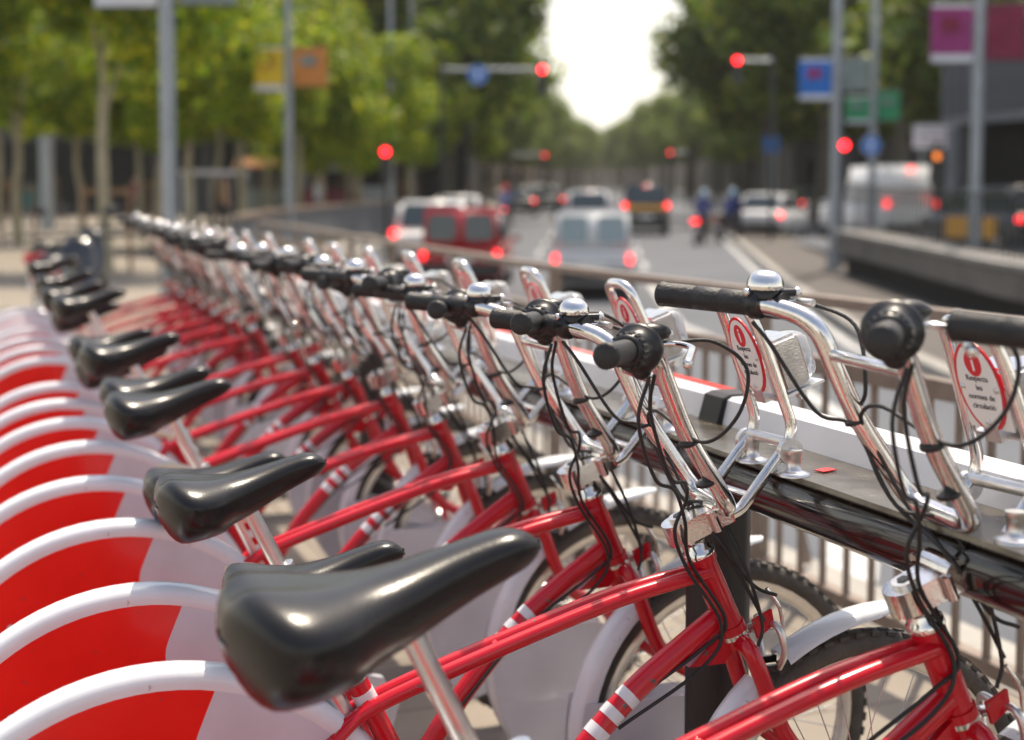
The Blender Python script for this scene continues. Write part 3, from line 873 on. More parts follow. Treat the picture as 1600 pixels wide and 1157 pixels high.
# t along the row, n offset of the stem line, dz handlebar, dz saddle, roll deg, yaw deg, text
ORD = ["first", "second", "third", "fourth", "fifth", "sixth", "seventh", "eighth", "ninth", "tenth", "eleventh", "twelfth", "thirteenth",
       "fourteenth", "fifteenth", "sixteenth", "seventeenth", "eighteenth", "nineteenth", "twentieth"]
DATA = [(0.985, .185, .075, -.05, 0, 0, 4), (1.500, .082, .080, .085, -1.5, 1.5, 6), (1.975, -.022, .010, -.030, -2.0, -1.2, 5), (2.43, -.01, .012, .0, -.4, 1, 0),
        (2.95, .0, .0, -.085, .4, .5, 0), (3.43, -.01, .02, .015, .3, -1, -3), (3.94, .01, .0, -.015, .5, .8, 2), (4.36, .0, .02, .040, -.8, -.6, 0), (4.79, -.01, .01, -.04, .7, 1.2, 3),
        (5.22, 0, .0, -.02, -.5, 0, -2), (6.10, .01, .03, .07, .6, -1, 0), (6.55, 0, .0, -.02, -.7, .7, 2), (7.0, -.01, .04, .05, .8, 0, 0), (7.45, 0, .05, .0, -.4, -.7, 0),
        (7.9, .01, .05, .06, .5, .9, 3), (8.35, 0, .06, .03, -.6, 0, 0), (8.8, 0, .08, .10, .6, -.8, 0)]
NB = 1.055      # stem line across the row
proto = None
for i, (t, dn, dh, ds, roll, yaw, steer) in enumerate(DATA):
    lab = {0: "rental bicycle cut off at the right edge, only left grip and info plate showing",
           1: "red rental bicycle with the highest black saddle, large and blurred in front",
           2: "rental bicycle third from the right edge, its chrome stem in front of the dark post"}.get(
        i, "red rental bicycle, %s in the docked row counted from the camera" % ORD[i])
    if i == len(DATA) - 1: lab = "farthest red rental bicycle at the end of the docked row"
    if i == 10: lab = "red rental bicycle just past the gap in the row of rear guards"
    if proto is None:
        o = proto = make_bike(lab)
    else:
        o = dup(proto, lab)
    ch = [c for c in COL.objects if c.parent == o]
    for c in ch:
        nm = c.name.split('.')[0]
        if nm in ('handlebar', 'stem', 'brake_cable'):
            up_ = -AX * (dh if nm == 'handlebar' else dh if nm == 'brake_cable' else 0) + (Vector((.028, 0, 0)) if i == 1 and nm != 'stem' else Vector())
            c.matrix_basis = Matrix.Translation(up_) @ Matrix.Translation(TOP) @ Matrix.Rotation(R(steer), 4, AX) @ Matrix.Translation(-TOP)
        if nm == 'saddle': 
            c.location = Vector((.030 - ds * .27, 0, .900 + ds))
            if i == 1: c.location = Vector((-.098, 0, .955)); c.scale = (1.27, 1.22, 1.2)
            if i == 2: c.location = Vector((.085, 0, .848)); c.scale = (.90, .85, 1)
        if nm == 'seat_post' and i == 1: c.scale = (1, 1.25, 1)
        if nm == 'seat_post': c.location = Vector((-.075, 0, .045)) if i == 1 else Vector((0, 0, -.085)) if i == 2 else Vector((-ds * .4, 0, ds - .012))
    P = rowpt(t, NB + dn - .815)
    o.location = P
    o.rotation_euler = (R(roll), 0, ROW + R(yaw))
    bikes.append(o)

# ------------------------------------------------------------------ docking rack
rk = thing("docking_rack", "long black docking tube with worn top plate and white guard rail", "bicycle rack", rowpt(5, NB + .16), ROW)
T0, T1 = 0.2, 9.4
def rack(name, fn, *a, **k):
    b = MB(); fn(b); o = b.build(name); o.parent = rk; o.matrix_parent_inverse = Matrix.LocRotScale(rk.location, rk.rotation_euler, None).inverted(); return o
NT = NB + .150
def f(b):
    b.tube([rowpt(T0, NT + .03, .892), rowpt(T1, NT + .03, .892)], .048, 'black_gloss', 28)
rack("rail_tube", f)
def f(b):
    prof = [(-.024, .937), (-.022, .944), (.125, .944), (.125, .930), (-.012, .930)]
    b.rings([[rowpt(t, NT + n, z) for n, z in prof] for t in (T0, T1)], 'bronze', smooth=False)
rack("top_plate", f)
segs = [(T0, 2.39), (2.47, 5.4), (5.43, 8.0), (8.03, T1)]
for k, (a, c) in enumerate(segs):
    def f(b):
        prof = [(.118, .940), (.130, .990), (.140, .996), (.185, .996), (.193, .988), (.193, .92), (.118, .92)]
        b.rings([[rowpt(t, NT + n, z) for n, z in prof] for t in (a, c)], 'rail_white', smooth=False)
        if k:
            b.rings([[rowpt(t, NT + n, z) for n, z in ((.172, .9955), (.172, .999), (.194, .999), (.197, .988), (.1935, .988))] for t in (a, c)], 'panel_red', smooth=False)
    rack("guard_rail", f)
def f(b):
    prof = [(.108, .946), (.122, .994), (.138, 1.000), (.188, 1.000), (.198, .990), (.198, .92), (.108, .92)]
    b.rings([[rowpt(t, NT + n, z) for n, z in prof] for t in (2.393, 2.467)], 'black_matt', smooth=False)
rack("rail_joint", f)
for t in (-0.05, 2.24, 4.6, 6.9, 9.1):
    def f(b):
        b.tube([rowpt(t, NT + .03, 0), rowpt(t, NT + .03, .86)], .058, 'black_matt', 8)
        b.tube([rowpt(t, NT + .02, 0), rowpt(t, NT + .02, .012)], .11, 'black_matt', 16)
    rack("rack_post", f)
for t, dn, *_ in DATA:
    for s_ in (-1, 1):
        def f(b):
            c = rowpt(t - s_ * .064, NB + dn + .153 if abs(dn) < .04 else NB + .16, 0)
            b.lathe([(.026, .943), (.026, .947), (.017, .950), (.012, .953), (.011, .974), (.013, .975), (.013, .984)], c, (0, 0, 1), 'satin', 18)
        rack("docking_pin", f)
for t, n_, z_ in ((1.92, .045, .9462), (1.55, .160, .9975)):
    def f(b):
        c = rowpt(t, NT + n_, z_)
        b.box(c, (.032, .020, .0015), 'panel_red', Matrix.Rotation(ROW + .3, 3, 'Z'))
    rack("red_sticker", f)

# ------------------------------------------------------------------ pavement fence
fe = thing("pavement_fence", "brown metal fence with handrail and vertical bars along the pavement edge", "fence", (2.39, 1, 0))
FP = [(fence_x(y), y) for y in (-2.0, 7.05, 9.8, 15.6, 19.5)]
def fpart(name, fn):
    b = MB(); fn(b); o = b.build(name, fe); o.location = -Vector(fe.location); return o
FZ = dict(top=1.06, mid=.86, bot=.12)
def bar_between(b, p, q, z, wd, ht, m='fence'):
    d = (Vector((q[0], q[1], 0)) - Vector((p[0], p[1], 0))); L = d.length; a = math.atan2(d.y, d.x)
    c = Vector(((p[0] + q[0]) / 2, (p[1] + q[1]) / 2, z - ht / 2))
    b.box(c, (L, wd, ht), m, Matrix.Rotation(a, 3, 'Z'))
for p, q in zip(FP, FP[1:]):
    fpart("handrail", lambda b: bar_between(b, p, q, FZ['top'], .060, .034))
    fpart("middle_rail", lambda b: bar_between(b, p, q, FZ['mid'], .050, .055))
    fpart("bottom_rail", lambda b: bar_between(b, p, q, FZ['bot'], .045, .045))
def fpt(s):     # point at arc length s from the first corner
    for p, q in zip(FP, FP[1:]):
        L = math.hypot(q[0] - p[0], q[1] - p[1])
        if s <= L: return (p[0] + (q[0] - p[0]) * s / L, p[1] + (q[1] - p[1]) * s / L), math.atan2(q[1] - p[1], q[0] - p[0])
        s -= L
    return None, 0
s, k = 1.0, 0
mb = MB(); mb.box((0, 0, (FZ['bot'] + FZ['mid'] - .055) / 2), (.022, .014, FZ['mid'] - .055 - FZ['bot']), 'fence'); pick = mb.mesh("fence_bar")
mb = MB(); mb.box((0, 0, (FZ['top'] - .034) / 2), (.058, .045, FZ['top'] - .034), 'fence'); post = mb.mesh("fence_post")
mb = MB(); mb.prism([(0, 0, .74), (0, 0, .69), (.30, 0, .02), (.34, 0, .02)], (0, -.008, 0), (0, .008, 0), 'fence'); brace = mb.mesh("fence_brace")
SP = .134
while True:
    p, a = fpt(s)
    if p is None: break
    if k % 14 == 6:
        link("fence_post", post, fe, Vector((p[0], p[1], gz(p[1]))) - fe.location, (0, 0, a))
        link("fence_brace", brace, fe, Vector((p[0], p[1], gz(p[1]))) - fe.location + Vector((.03 * math.sin(a), -.03 * math.cos(a), 0)), (0, 0, a - R(60)))
    else:
        link("fence_bar", pick, fe, Vector((p[0], p[1], gz(p[1]))) - fe.location, (0, 0, a))
    s += SP; k += 1

# ------------------------------------------------------------------ right parapet, railing
pw = thing("underpass_parapet", "long pale concrete parapet overhanging a black recess on the right of the road", "parapet", (6.9, 20, RD))
def ppart(name, fn): b = MB(); fn(b); return b.build(name, pw, -Vector(pw.location))
PY = [(4, 6.75), (12, 6.78), (20, 6.88), (31, 7.05)]
def lift(y): return rz_(y) + RD
def f(b):
    prof = [(0, .58), (0, .96), (.05, 1.0), (.62, 1.0), (.62, .58)]
    b.rings([[Vector((x + dx, y, lift(y) + z)) for dx, z in prof] for y, x in PY], 'concrete', smooth=False)
ppart("parapet_beam", f)
def f(b):
    prof = [(-.05, 1.0), (-.05, 1.08), (.68, 1.08), (.68, 1.0)]
    b.rings([[Vector((x + dx, y, lift(y) + z)) for dx, z in prof] for y, x in [(3.98, 6.75)] + PY[1:3] + [(31.02, 7.05)]], 'coping', smooth=False)
ppart("coping", f)
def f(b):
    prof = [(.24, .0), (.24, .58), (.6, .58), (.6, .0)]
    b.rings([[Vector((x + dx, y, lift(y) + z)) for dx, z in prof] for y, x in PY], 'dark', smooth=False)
ppart("recess_shade_wall", f)  # set-back block, shade under the beam put into its black colour
rl = thing("parapet_railing", "thin dark metal railing standing on the concrete parapet at right", "railing", (7.3, 20, 1.11 + RD))
mb = MB(); mb.box((0, 0, .475), (.02, .03, .95), 'dark_metal'); rp = mb.mesh("railing_bar")
for k in range(96):
    y = 5 + k * .27; x = 7.08 + (y - 5) * .0115
    link("railing_bar", rp, rl, Vector((x, y, lift(y) + 1.08)) - rl.location)
for z in (.10, .95):
    b = MB(); b.rings([[Vector((7.08 + (y - 5) * .0115 + dx, y, lift(y) + 1.08 + z + dz)) for dx, dz in ((-.025, -.02), (.025, -.02), (.025, .02), (-.025, .02))] for y in (4.8, 22, 31)], 'dark_metal', smooth=False)
    b.build("railing_rail", rl, -Vector(rl.location))
# left curved underpass rail seen beyond the fence
lw = thing("curved_barrier", "grey curved low barrier with a pale top rail left of the queueing cars", "barrier", (-4, 26, 0))
arc = [(-4.95, 25.5), (-5.15, 29), (-5.0, 33), (-4.7, 37), (-4.1, 40.5), (-3.3, 43)]
for nm, prof, m in (("barrier_wall", [(-.06, 0), (-.06, .82), (.06, .82), (.06, 0)], 'facade_band'), ("barrier_cap", [(-.10, .82), (-.10, .90), (.10, .90), (.10, .82)], 'fence')):
    b = MB(); b.rings([[Vector((x + dx, y, gz(y) + z + .1)) for dx, z in prof] for x, y in arc], m, smooth=False); b.build(nm, lw, -Vector(lw.location))

# ------------------------------------------------------------------ vehicles
def road_z(y): return rz_(y) + RD
def panel(b, q, m, inset=(.05, .05), off=.008):
    """thin glass / trim panel inset in the quad q (a b c d), offset outward"""
    a, b_, c, d = [Vector(p) for p in q]
    n = (b_ - a).cross(d - a).normalized()
    def P(u, v): return (a * (1 - u) + b_ * u) * (1 - v) + (d * (1 - u) + c * u) * v
    u, v = inset
    pts = [P(u, v), P(1 - u, v), P(1 - u, 1 - v), P(u, 1 - v)]
    # rounded corners
    out = []
    for i in range(4):
        p = pts[i]; pr_ = pts[i - 1]; nx = pts[(i + 1) % 4]; r_ = min((pr_ - p).length, (nx - p).length) * .16
        s_ = p + (pr_ - p).normalized() * r_; e = p + (nx - p).normalized() * r_
        for t in (0, .33, .67, 1): out.append(s_ * (1 - t) ** 2 + p * 2 * t * (1 - t) + e * t * t)
    b.prism(out, n * -.004, n * off, m)

def make_car(label, cat, loc, heading, col, spec, name="parked_car"):
    """spec: L W H belt, x of tail, roof rear, roof front, screen base, hood z, roof half width factor"""
    L, W, H, belt = spec['L'], spec['W'], spec['H'], spec['belt']
    root = thing(name, label, cat, loc, heading)
    g = .20
    hw = W / 2; rw = hw * spec.get('rf', .80)
    xr, xf = -L / 2, L / 2
    b = MB()
    # lower body loft
    st = [(xr, .34, belt - .10, hw * .86), (xr + .10, .24, belt - .02, hw * .96), (xr + .5, g, belt, hw), (0, g, belt, hw), (spec['scr'], g, belt - .01, hw),
          (xf - .35, g, spec['hood'], hw * .96), (xf - .05, .28, spec['hood'] - .12, hw * .84), (xf, .34, spec['hood'] - .22, hw * .74)]
    rings = []
    for x, z0, z1, w_ in st:
        h_ = z1 - z0
        rings.append([Vector((x, y, z)) for y, z in ((-w_ * .90, z0), (-w_, z0 + h_ * .22), (-w_, z0 + h_ * .62), (-w_ * .93, z0 + h_ * .95), (-w_ * .80, z1), (w_ * .80, z1), (w_ * .93, z0 + h_ * .95), (w_, z0 + h_ * .62), (w_, z0 + h_ * .22), (w_ * .90, z0))])
    b.rings(rings, col)
    # cabin
    z0 = belt - .03
    rr, rfx, cr = spec['rr'], spec['rfx'], spec['tail']
    A = [Vector((cr, -hw * .90, z0)), Vector((spec['scr'], -hw * .90, z0)), Vector((spec['scr'], hw * .90, z0)), Vector((cr, hw * .90, z0))]
    B = [Vector((rr, -rw, H)), Vector((rfx, -rw, H - .02)), Vector((rfx, rw, H - .02)), Vector((rr, rw, H))]
    bb = bmesh.new(); VA = [bb.verts.new(v) for v in A]; VB = [bb.verts.new(v) for v in B]
    bb.faces.new(VA[::-1]); bb.faces.new(VB)
    for i in range(4): bb.faces.new((VA[i], VA[(i + 1) % 4], VB[(i + 1) % 4], VB[i]))
    bmesh.ops.bevel(bb, geom=[e for e in bb.edges if e.verts[0].co.z > z0 + .1 or e.verts[1].co.z > z0 + .1], offset=spec.get('bev', .09), segments=4, affect='EDGES')
    vm = {v: b.bm.verts.new(v.co) for v in bb.verts}
    for f_ in bb.faces: b.face([vm[v] for v in f_.verts], col, True)
    bb.free()
    b.build("body", root)
    glass = spec.get('glass', 'glass')
    b = MB(); 
    rq = [A[3], A[0], B[0], B[3]]
    if spec.get('split'):
        m0 = (A[3] + A[0]) / 2; m1 = (B[0] + B[3]) / 2
        for q in ([A[3], m0, m1, B[3]], [m0, A[0], B[0], m1]):
            b = MB(); panel(b, q, glass, (.13, .16), .012); b.build("rear_window", root)
    elif not spec.get('blind'):
        b = MB(); panel(b, rq, glass, (.09, .12), .012); b.build("rear_window", root)
    b = MB(); panel(b, [A[1], A[2], B[2], B[1]], glass, (.07, .08), .012); b.build("windscreen", root)
    nwin = spec.get('side', 2)
    for sgn, (a0, a1, b1, b0) in ((-1, (A[0], A[1], B[1], B[0])), (1, (A[2], A[3], B[3], B[2]))):
        for k in range(nwin):
            u0, u1 = k / nwin, (k + 1) / nwin
            if spec.get('cargo'):
                u0, u1 = (.66, .96) if sgn < 0 else (.04, .34)
            q = [a0.lerp(a1, u0), a0.lerp(a1, u1), b0.lerp(b1, u1), b0.lerp(b1, u0)]
            b = MB(); panel(b, q, 'glass', (.06, .12), .012); b.build("side_window", root)
            if spec.get('cargo'): break
    # bumpers, lights, plate
    b = MB()
    b.box((xr - .02, 0, .42), (.16, W * .94, .22), spec.get('bump', 'bumper')); bmesh.ops.bevel(b.bm, geom=b.bm.edges[:], offset=.03, segments=2, affect='EDGES')
    b.build("rear_bumper", root)
    b = MB(); b.box((xf - .02, 0, .40), (.16, W * .86, .22), spec.get('bump', 'bumper')); bmesh.ops.bevel(b.bm, geom=b.bm.edges[:], offset=.03, segments=2, affect='EDGES')
    b.build("front_bumper", root)
    lz = spec.get('lz', belt - .16); ls = spec.get('ls', (.10, .14, .15))
    for s_ in (-1, 1):
        b = MB(); b.box((xr + spec.get('lx', .03), s_ * (hw * .86), lz), ls, 'tail'); bmesh.ops.bevel(b.bm, geom=b.bm.edges[:], offset=.02, segments=2, affect='EDGES')
        b.build("tail_light", root)
        b = MB(); b.box((xf - .10, s_ * hw * .66, spec['hood'] - .20), (.12, .26, .13), 'hub_grey'); b.build("headlight", root)
        b = MB(); b.box((spec['scr'] - .25, s_ * (hw + .08), belt + .06), (.09, .16, .12), col); b.build("wing_mirror", root)
    if spec.get('brake3', True):
        b = MB(); b.box((rr - .03, 0, H - .10), (.05, .22, .045), 'tail'); b.build("brake_light", root)
    b = MB(); b.box((xr - .035, 0, spec.get('pz', .62)), (.03, .50, .12), 'number_plate'); b.build("number_plate", root)
    for x in (xr + spec.get('wr', .75), xf - .78):
        for s_ in (-1, 1):
            b = MB(); b.lathe([(.20, -.10), (.285, -.09), (.305, -.06), (.305, .06), (.285, .09), (.20, .10)], (x, s_ * (hw - .10), .305), (0, 1, 0), 'tyre', 22)
            wl = b.build("wheel", root)
            b = MB(); b.lathe([(.19, -.095), (.12, -.105), (.04, -.10)], (x, s_ * (hw - .10), .305), (0, 1, 0), 'hub_grey', 12); b.lathe([(.19, .095), (.12, .105), (.04, .10)], (x, s_ * (hw - .10), .305), (0, 1, 0), 'hub_grey', 12)
            b.build("rim", wl)
    return root
def xz(px, Y): return (px - 800) / 2222 * Y
HB = dict(L=4.0, W=1.70, H=1.46, belt=.95, tail=-1.88, rr=-1.50, rfx=.35, scr=1.15, hood=.92)
VAN = dict(L=4.1, W=1.62, H=1.82, belt=.95, tail=-1.98, rr=-1.88, rfx=.55, scr=1.30, hood=1.0, split=True, lz=.66, rf=.86, ls=(.08, .11, .18), glass='van_glass')
BIGV = dict(bev=.05, L=5.0, W=1.92, H=2.35, belt=1.15, tail=-2.46, rr=-2.40, rfx=1.0, scr=1.85, hood=1.1, cargo=True, blind=True, side=1, rf=.92, lz=1.15, ls=(.08, .11, .18))
UP = R(90) - R(3.5)      # heading straight up the avenue
def car(label, cat, px, Y, col, spec, head=UP, name="waiting_car"):
    return make_car(label, cat, (xz(px, Y), Y + spec['L'] / 2 - .1, road_z(Y + spec['L'] / 2)), head, col, spec, name)
car("small pale grey delivery van with two rear windows, braking in the middle lane", "van", 936, 26.0, 'car_grey', dict(VAN, W=1.56, H=1.62, belt=.92, lz=.72, brake3=False, bev=.06), name="delivery_van")
car("dark red delivery van with two tinted rear windows beside the grey van", "van", 729, 27.5, 'car_red', dict(VAN, W=1.64, H=1.62, belt=.88, lz=.70, glass='glass', brake3=False, bev=.06), name="delivery_van")
car("white hatchback ahead and left of the dark red van, brake lights lit", "car", 680, 30.5, 'car_white', dict(HB, W=1.80, H=1.68, belt=1.04, lz=.98), name="hatchback_car")
car("small white car just beyond the white hatchback in the left lane", "car", 718, 44, 'car_white', dict(HB, H=1.5), name="hatchback_car")
car("light blue grey car directly ahead of the pale grey van", "car", 925, 46, 'car_grey', dict(HB, H=1.62, W=1.7), name="hatchback_car")
car("black and yellow taxi people carrier with its brake lights lit", "taxi", 1014, 50, 'car_dark', dict(HB, H=1.78, W=1.72, belt=1.0, lz=1.02, ls=(.08, .14, .16)), name="taxi_car")
# yellow panel of the taxi across the tailgate and doors
def taxi_panels(o, spec):
    b = MB(); b.box((-spec['L'] / 2 - .005, 0, spec['belt'] - .05), (.03, spec['W'] * .74, .17), 'car_yellow'); b.build("tailgate_panel", o)
    for s_ in (-1, 1):
        b = MB(); b.box((-.35, s_ * spec['W'] / 2, .62), (1.9, .03, .52), 'car_yellow'); b.build("door_panel", o)
taxi_panels(bpy.data.objects["taxi_car"], dict(HB, W=1.72, belt=1.0))
car("white hatchback turning right beside the motorcycle rider", "car", 1226, 47, 'car_white', dict(HB, H=1.5), UP - R(22), name="hatchback_car")
car("dark saloon far up the left lane, third from the white cars", "car", 815, 72, 'car_dark', HB, name="distant_car")
car("dark car far ahead with red tail lights, right of the dark saloon", "car", 862, 78, 'car_dark', dict(HB, H=1.5), name="distant_car")
car("pale car at the far end of the road between the dark cars", "car", 838, 95, 'car_white', dict(HB, H=1.5), name="distant_car")
car("large white panel van behind the parapet on the right", "van", 1395, 44, 'car_white', BIGV, UP - R(-16), name="panel_van")
t2 = car("black taxi with yellow doors cut off by the right edge of the picture", "taxi", 1588, 33.5, 'car_dark', dict(HB, W=1.74, H=1.62, belt=1.0), UP + R(24), name="taxi_car")
taxi_panels(t2, dict(HB, W=1.74, belt=1.0))
t2.location.z = 0.0
bpy.data.objects['panel_van'].location.z = 0.0
car("dark car mostly hidden between the white hatchback and the panel van", "car", 1275, 62, 'car_dark', HB, UP + R(5), name="distant_car")

def make_moto(name, label, loc, heading, col='car_dark', light=True, cat="motorcycle", ws=True):
    root = thing(name, label, cat, loc, heading)
    for x in (-.62, .66):
        b = MB(); seg = 28
        rings = [[Vector((x, 0, .28)) + Vector((math.cos(a), 0, math.sin(a))) * (.23 + .05 * math.cos(2 * PI * j / 8)) + Vector((0, .06 * math.sin(2 * PI * j / 8), 0)) for j in range(8)] for a in [2 * PI * i / seg for i in range(seg)]]
        b.rings(rings, 'tyre', loop=True); b.lathe([(.19, -.02), (.19, .02)], (x, 0, .28), (0, 1, 0), 'hub_grey', 16); b.build("wheel", root)
    b = MB()
    rings = []
    for x, z, hw_, hh in ((-.95, .80, .03, .03), (-.85, .74, .10, .09), (-.5, .66, .17, .17), (-.1, .50, .17, .16), (.15, .30, .16, .06), (.36, .42, .18, .18), (.48, .72, .19, .24), (.56, .92, .12, .12), (.60, 1.0, .04, .04)):
        rings.append([Vector((x, hw_ * math.copysign(abs(math.cos(a)) ** .7, math.cos(a)), z + hh * math.copysign(abs(math.sin(a)) ** .7, math.sin(a)))) for a in [2 * PI * k / 16 for k in range(16)]])
    b.rings(rings, col); b.build("fairing", root)
    b = MB(); rings = []
    for x, z, hw_, hh in ((-.80, .86, .03, .02), (-.76, .86, .12, .05), (-.4, .84, .16, .06), (.0, .79, .13, .05), (.06, .77, .03, .02)):
        rings.append([Vector((x, hw_ * math.cos(a), z + hh * math.sin(a))) for a in [2 * PI * k / 14 for k in range(14)]])
    b.rings(rings, 'saddle'); b.build("seat", root)
    b = MB(); b.tube(fillet([(.38, -.34, 1.03), (.50, -.15, 1.02), (.50, .15, 1.02), (.38, .34, 1.03)], .06), .014, 'dark_metal', 8); b.tube([(.52, 0, 1.0), (.66, 0, .30)], .03, 'dark_metal', 8)
    hb_ = b.build("handlebar", root)
    for s_ in (-1, 1):
        b = MB(); b.tube([(.42, s_ * .22, 1.03), (.46, s_ * .30, 1.22)], .006, 'dark_metal', 6); b.ball((.46, s_ * .30, 1.25), .06, 'dark_metal', 10, (.3, 1, .7)); b.build("mirror", hb_)
    b = MB()
    if ws: b.prism([Vector(p) for p in ((.56, 0, 1.0), (.42, 0, 1.35), (.40, 0, 1.34), (.53, 0, .98))], (0, -.16, 0), (0, .16, 0), 'plastic'); b.build("windshield", root) if ws else b.ball((.5, 0, 1.06), .10, 'dark_metal', 12, (.8, 1, .8)) or b.build("instrument_pod", root)
    b = MB(); b.box((-.93, 0, .74), (.07, .22, .12), 'tail' if light else 'print_red'); bmesh.ops.bevel(b.bm, geom=b.bm.edges[:], offset=.02, segments=2, affect='EDGES'); b.build("tail_light", root)
    b = MB(); b.box((-.88, 0, .50), (.02, .18, .14), 'number_plate'); b.build("number_plate", root)
    return root

# people -----------------------------------------------------------------
def make_person(label, loc, rz, pose, cloth, legs, hairm='hair', helmet=None):
    root = thing("person", label, "person", loc, rz)
    J = dict(pel=(0, 0, .95), che=(.02, 0, 1.28), nec=(.02, 0, 1.48), hed=(.04, 0, 1.58), top=(.04, 0, 1.70))
    if pose == 'stand':
        J.update(hl=(0, .10, .90), hr=(0, -.10, .90), kl=(.05, .11, .50), kr=(-.05, -.11, .50), al=(.02, .12, .09), ar=(-.14, -.12, .10), fl=(.16, .12, .04), fr=(0, -.12, .04),
                 sl=(0, .19, 1.42), sr=(0, -.19, 1.42), el=(-.04, .25, 1.14), er=(.02, -.25, 1.14), wl=(.06, .25, .90), wr=(.12, -.24, .92))
    else:   # riding: seated at z .85
        J.update(pel=(-.15, 0, .92), che=(-.02, 0, 1.22), nec=(.06, 0, 1.42), hed=(.10, 0, 1.52), top=(.11, 0, 1.63),
                 hl=(-.13, .11, .90), hr=(-.13, -.11, .90), kl=(.24, .20, .72), kr=(.24, -.20, .72), al=(.12, .22, .30), ar=(.12, -.22, .30), fl=(.28, .22, .26), fr=(.28, -.22, .26),
                 sl=(.02, .19, 1.37), sr=(.02, -.19, 1.37), el=(.16, .30, 1.15), er=(.16, -.30, 1.15), wl=(.38, .30, 1.06), wr=(.38, -.30, 1.06))
    names = list(J); idx = {k: i for i, k in enumerate(names)}
    E = [('pel', 'che'), ('che', 'nec'), ('nec', 'hed'), ('hed', 'top'), ('pel', 'hl'), ('pel', 'hr'), ('hl', 'kl'), ('kl', 'al'), ('al', 'fl'), ('hr', 'kr'), ('kr', 'ar'), ('ar', 'fr'),
         ('che', 'sl'), ('che', 'sr'), ('sl', 'el'), ('el', 'wl'), ('sr', 'er'), ('er', 'wr')]
    rad = dict(pel=.14, che=.15, nec=.06, hed=.085, top=.075, hl=.095, hr=.095, kl=.065, kr=.065, al=.045, ar=.045, fl=.04, fr=.04, sl=.07, sr=.07, el=.047, er=.047, wl=.033, wr=.033)
    me = bpy.data.meshes.new("person_skeleton"); me.from_pydata([J[n] for n in names], [(idx[a], idx[b_]) for a, b_ in E], [])
    o = bpy.data.objects.new("tmp_body", me); COL.objects.link(o)
    m_ = o.modifiers.new("skin", 'SKIN'); s2 = o.modifiers.new("sub", 'SUBSURF'); s2.levels = 2; s2.render_levels = 2
    for n in names:
        me.skin_vertices[0].data[idx[n]].radius = (rad[n], rad[n])
    me.skin_vertices[0].data[idx['pel']].use_root = True
    dg = bpy.context.evaluated_depsgraph_get(); dg.update()
    bm_ = bpy.data.meshes.new_from_object(o.evaluated_get(dg)); bpy.data.objects.remove(o)
    bm_.materials.clear()
    for mm in (cloth, legs, 'skin', hairm, 'plastic'): bm_.materials.append(M[mm])
    hz = J['nec'][2] + .02; pz = J['pel'][2] - .01
    for p in bm_.polygons:
        c = p.center; p.use_smooth = True
        wl_ = min((c - Vector(J['wl'])).length, (c - Vector(J['wr'])).length)
        if c.z > hz: p.material_index = 3 if (c.z > J['top'][2] - .03 or c.x < J['hed'][0] - .03) else 2
        elif wl_ < .05: p.material_index = 2
        elif min((c - Vector(J['fl'])).length, (c - Vector(J['fr'])).length) < .16: p.material_index = 4
        elif c.z < pz and abs(c.y) < .24: p.material_index = 1
        elif pose != 'stand' and c.z < .84: p.material_index = 1
    link("body", bm_, root)
    b = MB(); hd = Vector(J['hed'])
    b.ball(hd + Vector((.09, 0, .02)), .018, 'skin', 8, (1.2, .8, 1.3))
    for s_ in (-1, 1): b.ball(hd + Vector((.085, s_ * .032, .05)), .010, 'plastic', 6)
    b.build("face", root)
    for wj, s_ in (('wl', 1), ('wr', -1)):
        b = MB(); w0 = Vector(J[wj]); e0 = Vector(J['el' if s_ > 0 else 'er']); d = (w0 - e0).normalized()
        b.tube([w0, w0 + d * .05, w0 + d * .09], [.026, .038, .034], 'skin', 8)
        sd = d.cross(Vector((0, 0, 1))) if abs(d.z) < .9 else Vector((1, 0, 0)); sd.normalize()
        for k in range(4):
            q = w0 + d * .085 + sd * (-.024 + .016 * k)
            b.tube([q, q + d * .035, q + d * (.055 + .006 * (k in (1, 2))) + Vector((0, 0, -.02))], [.0085, .008, .006], 'skin', 6)
        b.tube([w0 + d * .03 - sd * .025, w0 + d * .07 - sd * .045, w0 + d * .095 - sd * .042], [.010, .009, .007], 'skin', 6)
        b.build("hand", root)
    if helmet:
        b = MB(); b.ball(hd + Vector((0, 0, .06)), .145, helmet, 16, (1.05, .9, 1)); b.box(hd + Vector((.12, 0, .04)), (.05, .17, .08), 'glass'); b.build("helmet", root)
    return root
mz = lambda Y: road_z(Y)
Yr = 44.5
make_moto("motorcycle", "dark scooter with its red tail light lit, ridden by the person in blue", (xz(1094, Yr), Yr, mz(Yr)), UP - R(14))
make_person("person in a dark blue jacket and pale blue helmet riding the scooter", (xz(1094, Yr) + .10, Yr + .1, mz(Yr)), UP - R(14), 'ride', 'cloth_blue', 'cloth_tan', helmet='helmet_blue')
Yr = 46
make_moto("motorcycle", "dark scooter halfway between the blue rider and the turning white hatchback", (xz(1140, Yr), Yr, mz(Yr)), UP - R(35), light=False)
make_person("person in blue seated on the second scooter beside the turning white hatchback", (xz(1138, Yr) + .1, Yr + .1, mz(Yr)), UP - R(35), 'ride', 'cloth_blue', 'cloth_dark', helmet='helmet_blue')
Yr = 55
make_moto("motorcycle", "dark scooter in the left lane ridden by the person in lilac", (xz(788, Yr), Yr, mz(Yr)), UP)
make_person("person in a lilac shirt riding a scooter in the left lane", (xz(788, Yr) + .02, Yr + .12, mz(Yr)), UP, 'ride', 'cloth_lilac', 'cloth_dark', helmet='print_red')
Yr = 42
make_person("person in dark clothes standing in the road left of the pale grey van", (xz(874, Yr), Yr, mz(Yr)), R(200), 'stand', 'cloth_dark', 'cloth_dark')
